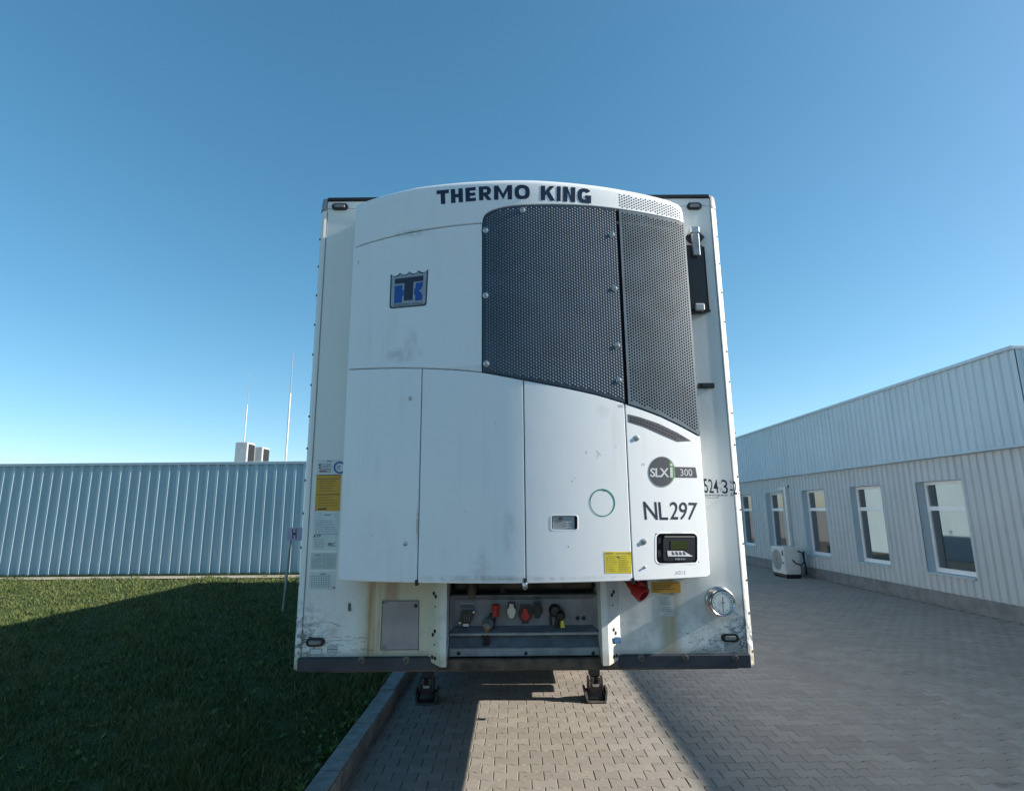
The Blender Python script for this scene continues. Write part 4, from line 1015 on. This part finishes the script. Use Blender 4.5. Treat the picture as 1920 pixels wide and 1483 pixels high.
# solid dark grille left: sheet with folded rim + raised bosses
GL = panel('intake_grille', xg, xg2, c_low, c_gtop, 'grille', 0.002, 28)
GL['label'] = 'dark blue embossed grille sheet'
V = []; Fc = []; LX, LZ = .0148, .0171            # hexagonal lattice in upright columns
def dome(V, Fc, x, z, r, h, off):
    k = len(V); y = -bulge(x)-off; dbx = .4*x
    for i in range(6):
        a = math.pi*2*i/6; V.append((x+r*math.cos(a), y+dbx*r*math.cos(a), z+r*math.sin(a)))
    for i in range(6):
        a = math.pi*2*i/6; V.append((x+.55*r*math.cos(a), y+dbx*.55*r*math.cos(a)-h*.75, z+.55*r*math.sin(a)))
    V.append((x, y-h, z))
    for i in range(6):
        j = (i+1) % 6; Fc.append((k+i, k+j, k+6+j, k+6+i)); Fc.append((k+6+i, k+6+j, k+12))
i_ = 0; x = xg+.026
while x < xg2-.012:
    z = 2.6+(LZ/2 if i_ % 2 else 0)
    while z < 3.85:
        if c_low(x)+.020 < z < c_gtop(x)-.016 and (x > xg+.06 or z < c_gtop(xg+.06)-.02): dome(V, Fc, x, z, .0052, .0026, .0022)
        z += LZ
    x += LX; i_ += 1
o = raw('grille_boss', V, Fc, 'boss', ru, True); o['kind'] = 'stuff'
# perforated grille right: real holes
def perforated(name, x0, x1, lo, hi, hr, mat, off, inset=.016):
    V = []; Fc = []; R6 = LZ/math.sqrt(3); i_ = 0
    def P(x, z, dy=0):
        x = min(max(x, x0), x1); z = min(max(z, lo(x)), hi(x)); return (x, -bulge(x)-off+dy, z)
    x = x0-LX*.6
    while x < x1+LX:
        z = 2.40+(LZ/2 if i_ % 2 else 0)
        while z < 3.9:
            xc = min(max(x, x0), x1)
            if lo(xc)-R6 < z < hi(xc)+R6:
                q = [P(x+R6*math.cos(R(60*i)), z+R6*math.sin(R(60*i))) for i in range(6)]
                if max(a[0] for a in q)-min(a[0] for a in q) > 1e-4 and max(a[2] for a in q)-min(a[2] for a in q) > 1e-4:
                    k = len(V); V += q
                    if x0+inset < x < x1-inset and lo(x)+inset*1.3 < z < hi(x)-inset*1.1:
                        V += [P(x+hr*math.cos(R(60*i)), z+hr*math.sin(R(60*i))) for i in range(6)]
                        V += [P(x+hr*math.cos(R(60*i)), z+hr*math.sin(R(60*i)), .005) for i in range(6)]
                        for i in range(6):
                            n_ = (i+1) % 6; Fc.append((k+i, k+n_, k+6+n_, k+6+i)); Fc.append((k+6+i, k+6+n_, k+12+n_, k+12+i))
                    else: Fc.append(tuple(range(k, k+6)))
            z += LZ
        x += LX; i_ += 1
    return raw(name, V, Fc, mat, ru)
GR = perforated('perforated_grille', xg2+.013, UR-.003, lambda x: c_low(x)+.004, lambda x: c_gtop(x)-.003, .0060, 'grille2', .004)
GR['label'] = 'slate grey perforated grille with round holes'
# folded edge of the right grille
e = MB()
def edge_strip(pts, wdt, mat, name):
    mb_ = MB()
    for (a, b) in zip(pts, pts[1:]):
        mb_.face([Vector(a), Vector(b), Vector(b)+Vector((0, wdt, 0)), Vector(a)+Vector((0, wdt, 0))])
    return mb_.build(name, mat, ru, 35, False)
edge_strip([(x, -bulge(x)-.004, c_low(x)+.004) for x in np.linspace(xg2+.013, UR-.003, 14)], .03, 'grille', 'grille_edge')
edge_strip([(xg2+.013, -bulge(xg2)-.004, z) for z in (c_low(xg2)+.004, 3.0, 3.4, c_gtop(xg2)-.003)], .03, 'grille', 'grille_edge')
edge_strip([(UR-.003, -bulge(UR)-.004, z) for z in (c_low(UR)+.004, 3.0, 3.4, c_gtop(UR)-.003)], .2, 'grille2', 'grille_edge')
# grille bolts
gb = None
for px, py in ((980, 394), (910.5, 432), (910.5, 554), (912, 682), (1147.5, 440), (1152.5, 541), (1157.5, 648), (1160.5, 713)):
    p = unit(px, py, .003)
    if gb is None:
        m_ = MB(); m_.lathe((0, 0, 0), (0, -1, 0), [(.017, 0), (.017, .002), (.012, .003), (.011, .009), (.006, .011), (.0045, .007), (0, .007)], 14); gb = m_.build('grille_bolt', 'bolt', ru); gb.location = p
    else: c = dup(gb, p, ru)
# vent holes in the fairing
V = []; Fc = []; x = unit(1162, 376).x; xe = unit(1276, 396).x; i_ = 0
while x < min(xe, .984):
    z = 3.70+(LZ/2 if i_ % 2 else 0)
    while z < 3.95:
        if c_gtop(x)+.016 < z < c_top(x)-.050:
            k = len(V); r = .0050
            V += [(x+r*math.cos(a), -bulge(x)+.4*x*r*math.cos(a)-.0009, z+r*math.sin(a)) for a in [2*math.pi*t/8 for t in range(8)]]; Fc.append(tuple(range(k, k+8)))
        z += LZ
    x += LX; i_ += 1
o = raw('vent_hole', V, Fc, 'hole', ru); o['kind'] = 'stuff'
# lettering on the fairing
TOPA = [(815, 358), (819, 357.5), (898, 350.3), (932, 348.3), (976, 346.6), (1014, 348.4), (1062, 350.2), (1109, 354.8)]
BOTA = [(815, 385), (829, 383), (904, 375.6), (954, 374.3), (980, 373.6), (1037, 376.8), (1100, 381), (1110, 382)]
def ap(x, v):
    t_ = np.interp(x, [p[0] for p in TOPA], [p[1] for p in TOPA]); b_ = np.interp(x, [p[0] for p in BOTA], [p[1] for p in BOTA]); return (x+(1-v)*(x-1000)*-.006, t_*v+b_*(1-v))
def ring(w, s_, t_, a0=0, a1=360, n=18, e=.78):
    out = []
    def pt(a, rx, ry):
        c, s2 = math.cos(R(a)), math.sin(R(a)); return (w/2+math.copysign(abs(c)**e, c)*rx, .5+math.copysign(abs(s2)**e, s2)*ry)
    for i in range(n):
        a, b = a0+(a1-a0)*i/n, a0+(a1-a0)*(i+1)/n
        out.append([pt(a, w/2, .5), pt(b, w/2, .5), pt(b, w/2-s_, .5-t_), pt(a, w/2-s_, .5-t_)])
    return out
B = .26; S = 8.3
def rc(x0, y0, x1, y1): return [(x0, y0), (x1, y0), (x1, y1), (x0, y1)]
def glyph(c, w):
    if c == 'T': return [rc(0, 1-B, w, 1), rc(w/2-S/2, 0, w/2+S/2, 1-B)]
    if c == 'H': return [rc(0, 0, S, 1), rc(w-S, 0, w, 1), rc(S, .38, w-S, .62)]
    if c == 'E': return [rc(0, 0, S, 1), rc(S, 1-B*.9, w, 1), rc(S, .39, w*.95, .61), rc(S, 0, w, B*.9)]
    if c == 'R':
        o = [rc(0, 0, S, 1), rc(S, 1-B*.85, w*.6, 1), rc(S, .35, w*.6, .56)]; cx, cy, rx, ry, n = w*.6, .675, w*.38, .325, 8
        for i in range(n):
            a, b = R(-90+180*i/n), R(-90+180*(i+1)/n)
            o.append([(cx+rx*math.cos(a), cy+ry*math.sin(a)), (cx+rx*math.cos(b), cy+ry*math.sin(b)), (cx+(rx-S*.93)*math.cos(b), cy+(ry-.21)*math.sin(b)), (cx+(rx-S*.93)*math.cos(a), cy+(ry-.21)*math.sin(a))])
        return o+[[(w*.36, .36), (w*.70, .36), (w*1.02, 0), (w*.66, 0)]]
    if c == 'M': return [rc(0, 0, S, 1), rc(w-S, 0, w, 1), [(S, 1), (w/2, .42), (w/2, .02), (S, .62)], [(w-S, 1), (w-S, .62), (w/2, .02), (w/2, .42)]]
    if c == 'O': return ring(w, S, B*.9)
    if c == 'K': return [rc(0, 0, S, 1), [(S, .36), (w*.66, 1), (w, 1), (S, .20)][:0] or [(S, .34), (S, .60), (w*.62, 1), (w*.98, 1)], [(w*.38, .46), (w*.60, .66), (w*1.02, 0), (w*.68, 0)]]
    if c == 'I': return [rc(0, 0, w, 1)]
    if c == 'N': return [rc(0, 0, S, 1), rc(w-S, 0, w, 1), [(S, 1), (w-S, .36), (w-S, 0), (S, .64)]]
    if c == 'G': return ring(w, S, B*.9, 35, 325, 16)+[rc(w*.55, .34, w, .54), rc(w-S, .0, w, .34)]
for c, x0, x1 in (('T', 818.4, 841.5), ('H', 845, 867.5), ('E', 872.4, 891.8), ('R', 897.7, 921), ('M', 926, 960), ('O', 964.5, 993.5), ('K', 1014, 1040.5), ('I', 1044, 1051.6), ('N', 1056, 1079), ('G', 1083.2, 1109)):
    V = []; Fc = []
    for i, pg in enumerate(glyph(c, x1-x0)):
        k = len(V); V += [unit(*ap(x0+x, v), .0012+i*.00006) for x, v in pg]; Fc.append(tuple(range(k, k+len(pg))))
    raw('letter', V, Fc, 'navy', ru)
# crowned emblem plate
TLp, TRp, BRp, BLp = (732.5, 514), (803, 504.5), (799.5, 573), (730, 579)
eq = quadmap(TLp, TRp, BRp, BLp)
def scal(u0, u1, base, amp, n=4, k=8):
    out = []
    for i in range(n):
        for t in range(k): u = (i+t/k)/n; out.append((u0+(u1-u0)*u, base-amp*math.sin(math.pi*((i+t/k) % 1))**.8))
    out.append((u1, base)); return out
def eplate(m, mat, off, name):
    rb_ = .06
    p = scal(m, 1-m, 1.0-m*.9, .075)
    p += [(1-m, m+rb_), (1-m-rb_*.3, m+rb_*.3), (1-m-rb_, m), (m+rb_, m), (m+rb_*.3, m+rb_*.3), (m, m+rb_)]
    return decal(name, [eq(u, v) for u, v in p], unit, off, mat, ru, .0012)
eplate(0, 'navy', .0004, 'emblem_border'); eplate(.035, 'silver', .0018, 'emblem')
def epoly(p, mat): return decal('emblem_mark', [eq(u, v) for u, v in p], unit, .0032, mat, ru, .0004)
epoly([(.12, .84), (.88, .84), (.88, .69), (.62, .69), (.62, .19), (.38, .19), (.38, .69), (.12, .69)], 'navy')
epoly([(.12, .64), (.33, .64), (.33, .50), (.37, .50), (.37, .33), (.33, .33), (.33, .14), (.12, .14)], 'blue')
epoly([(.69, .66), (.88, .66), (.875, .56), (.84, .47), (.77, .425), (.84, .38), (.88, .28), (.88, .16), (.69, .16), (.68, .32), (.65, .35), (.65, .49), (.68, .52)], 'blue')
text('emblem_lettering', 'THERMO KING', lambda u, v: eq(.11+.78*u, .045+.07*v), unit, .0046, 'navy', ru, 0, 1.1)
# model badge: disc, bar and text
decal('badge_disc', circ(1241, 884.5, 25.6, 29, 40), unit, .0004, 'silver', ru, .001)
decal('badge_disc', circ(1240.8, 884, 23.6, 27.3, 40), unit, .0016, 'slate', ru, .0006)
gp = [(1255, 862), (1261, 870), (1264.5, 880), (1264.5, 892), (1261, 900), (1256, 894)]
decal('badge_accent', gp, unit, .0024, 'green', ru, .0003)
decal('badge_bar', [(1264.5, 875), (1304, 876), (1307.5, 895.5), (1267, 895)], unit, .0010, 'slate', ru, .0006)
text('lettering', 'SLX', quadmap((1219, 877.5), (1254, 877.5), (1255, 895), (1219, 894)), unit, .0032, 'lightprint', ru, .022, .9)
text('lettering', 'i', quadmap((1256, 868.5), (1261, 869), (1262, 895), (1256.5, 895)), unit, .0031, 'lightprint', ru, .01)
text('lettering', '300', quadmap((1275, 879), (1297, 879.3), (1298.5, 892.5), (1276, 892)), unit, .0022, 'lightprint', ru, .0)
text('lettering', 'NL', quadmap((1206, 940), (1250.5, 941.5), (1253, 974.5), (1209.5, 974)), unit, .0012, 'ink', ru, .006, .9)
text('lettering', '297', quadmap((1256, 940.5), (1308, 942), (1304, 974.5), (1257, 974)), unit, .0012, 'ink', ru, .005, .95)
text('lettering', '#D/S', quadmap((1266.5, 1070), (1285.5, 1069.5), (1285.5, 1077), (1266.5, 1077.5)), unit, .0012, 'faint', ru, -.01, 1.3)
# green pen circle
cc = []
for i in range(62):
    a0, a1 = R(-95+i*6.2), R(-95+(i+1)*6.2); k0 = 1+.02*math.sin(a0*2)-.04*(i > 56)*(i-56)/5; k1 = 1+.02*math.sin(a1*2)-.04*(i+1 > 56)*(i-55)/5
    cc.append((1129.3+23*k0*math.cos(a0), 942.5+25*k0*math.sin(a0), 1129.3+23*k1*math.cos(a1), 942.5+25*k1*math.sin(a1), 1.5+.9*(.5+.5*math.sin(a0+2.4))))
o = strips('pen_circle', cc, unit, .0011, 'marker', ru, None)
# yellow label
yl = decal('warning_label', [(1133, 1034), (1183.5, 1034), (1184.5, 1074.5), (1134.5, 1074.5)], unit, .0004, 'yellow', ru, .0008)
strips('label_print', scribble(9, 1137, 1041, 1158, 1072, .7)+scribble(9, 1160, 1041, 1182, 1072, .7)+[(1135, 1037.5, 1151, 1037.5, 1.6), (1155, 1037.5, 1182, 1037.5, 1.4), (1157, 1044, 1162, 1044, 3)], unit, .0018, 'gasket', ru)
# latch in its recess
decal('latch_recess', [(1030, 963), (1087, 963), (1087, 997), (1030, 997)], unit, -.022, 'hole', ru, .002)
def ringframe(name, x0, y0, x1, y1, r, wd_, off, th_, mat):
    o_ = rrect(x0-wd_, y0-wd_, x1+wd_, y1+wd_, r+wd_); i_ = rrect(x0, y0, x1, y1, r); bm = bmesh.new(); n_ = len(o_)
    A = [bm.verts.new(unit(*p, -.001)) for p in o_]; B = [bm.verts.new(unit(p[0]*.7+q[0]*.3, p[1]*.7+q[1]*.3, off+th_)) for p, q in zip(o_, i_)]; C = [bm.verts.new(unit(*p, off+th_*.6)) for p in i_]; D_ = [bm.verts.new(unit(*p, -.02)) for p in i_]
    for L1, L2 in ((A, B), (B, C), (C, D_)):
        for k in range(n_): bm.faces.new((L1[k], L1[(k+1) % n_], L2[(k+1) % n_], L2[k]))
    bmesh.ops.recalc_face_normals(bm, faces=bm.faces)
    me = bpy.data.meshes.new(name); bm.to_mesh(me); bm.free(); me.materials.append(MAT[mat]); me.shade_smooth(); me.set_sharp_from_angle(angle=R(50)); return finish(bpy.data.objects.new(name, me), ru)
ringframe('latch_bezel', 1034.5, 967, 1082.5, 992.5, 3.5, 2.4, 0, .0012, 'white')
decal('latch_handle', rrect(1036, 968.5, 1077, 992, 2), unit, -.012, 'silver', ru, .006)
decal('latch_key', circ(1051, 973.5, 4.2), unit, -.005, 'gasket', ru, .001); strips('latch_print', scribble(3, 1062, 976, 1072, 990, 1.6), unit, -.0035, 'lightprint', ru)
# controller
decal('controller_recess', [(1224, 994), (1314, 994), (1315, 1062), (1225, 1062)], unit, -.052, 'black', ru, .002)
ringframe('controller_bezel', 1231, 1000, 1307.5, 1056, 9, 3.5, 0, .0016, 'white')
kb = rrect(1242.5, 1003, 1305.5, 1053, 6); mb = MB(); mb.slab([unit(1274+(x-1274)*.96, 1028+(y-1028)*.95, -.004) for x, y in kb], [unit(x, y, -.045) for x, y in kb]); mb.build('controller', 'black', ru)
mb = MB(); mb.slab([unit(x, y, -.001) for x, y in rrect(1246, 1004.5, 1303, 1007.5, 1)], [unit(x, y, -.006) for x, y in rrect(1246, 1004.5, 1303, 1007.5, 1)]); mb.build('controller_rim', 'gasket', ru)
decal('display', [(1257, 1014), (1288, 1014), (1288.5, 1030), (1257.5, 1030)], unit, -.003, 'lcd', ru, .001)
decal('button_strip', [(1251, 1032.5), (1281, 1032.5), (1299.5, 1043), (1252.5, 1043)], unit, -.003, 'lightprint', ru, .001)
for k in range(4): decal('button', [(1260+k*7, 1034), (1262+k*7, 1034), (1265.5+k*7, 1039.5), (1261.5+k*7, 1040)], unit, -.0015, 'slate', ru, .001)
strips('controller_print', scribble(1, 1266, 1047, 1286, 1049, 3), unit, -.0025, 'faint', ru)
for py in (1013, 1037): decal('controller_switch', rrect(1233.5, py-6, 1239.5, py+6, 1.5), unit, -.035, 'gasket', ru, .006)
# slanted vent slit
vs = [(1177.5, 776.5), (1200, 782), (1235, 794), (1270, 811), (1296, 826.5), (1270, 828), (1240, 815), (1208, 800.5), (1178.5, 791)]
decal('vent_slot', vs, unit, .0004, 'slate', ru, .0012)
V = []; Fc = []
for row in (0, 1):
    for i in range(19-4*row):
        u = (i+.5)/19; x = 1181+u*(1292-1181)
        yt = np.interp(x, [1177, 1200, 1235, 1270, 1296], [776.5, 782, 794, 811, 826.5]); yb_ = np.interp(x, [1178, 1208, 1240, 1270], [791, 800.5, 815, 828])
        if yb_-yt < 7: continue
        y = yt+(yb_-yt)*(.34 if row == 0 else .70); k = len(V); V += [unit(x+dx, y+dy, .0022) for dx, dy in ((-2.1, -1.8), (1.9, -1.0), (2.2, 2.2), (-1.9, 1.4))]; Fc.append((k, k+1, k+2, k+3))
o = raw('vent_slot_hole', V, Fc, 'hole', ru); o['kind'] = 'stuff'
# cam locks
def lock(px, py, r):
    p = unit(px, py, 0); n_ = Vector((.4*p.x, -1, 0)).normalized()
    MB().lathe(p, n_, [(0, -.002), (r*1.5, -.002), (r*1.45, .003), (r, .004), (r*.95, .009), (r*.4, .010), (r*.35, .006), (0, .006)], 16).build('panel_lock', 'bolt', ru)
for a in ((1194, 821, .011), (1207, 1015, .011), (769, 747, .008), (760, 1019, .008), (1209, 1063, .005)): lock(*a)
for px, mt in ((781, 'black'), (1187, 'black')):
    p = unit(px, 1088); MB().span((p.x-.008, p.y-.006, 1.682), (p.x+.008, p.y+.03, 1.712), .003).build('rubber_stop', 'black', ru)
p = unit(984, 1090); MB().lathe((p.x, p.y-.004, 1.70), (0, -.1, -1), [(0, 0), (.014, 0), (.016, .012), (.012, .03), (.005, .034), (0, .034)], 14).build('door_catch', 'chrome', ru)
MB().span((p.x-.007, p.y-.006, 1.70), (p.x+.007, p.y+.02, 1.722), .002).build('catch_strap', 'black', ru)
mb = MB(); mb.span((-.98, -.22, 1.700), (.98, -.004, 1.718)); mb.build('bottom_pan', 'blackbody', ru)
# small scratches and chips on the panels
ch = []
for cx, cy, n_ in ((1122, 847, 3), (1075, 897, 2), (1120, 855, 2), (1100, 845, 2), (1207, 870, 3), (672, 492, 2), (1155, 835, 1), (700, 1000, 1), (1063, 1022, 1), (870, 960, 1), (930, 790, 1)):
    for _ in range(n_):
        x, y = cx+random.uniform(-3, 3), cy+random.uniform(-4, 4); ch.append((x, y, x+random.uniform(-1.5, 1.5), y+random.uniform(1, 4), random.uniform(.5, 1.3)))
strips('paint_chip', ch, unit, .0009, 'gasket', ru)
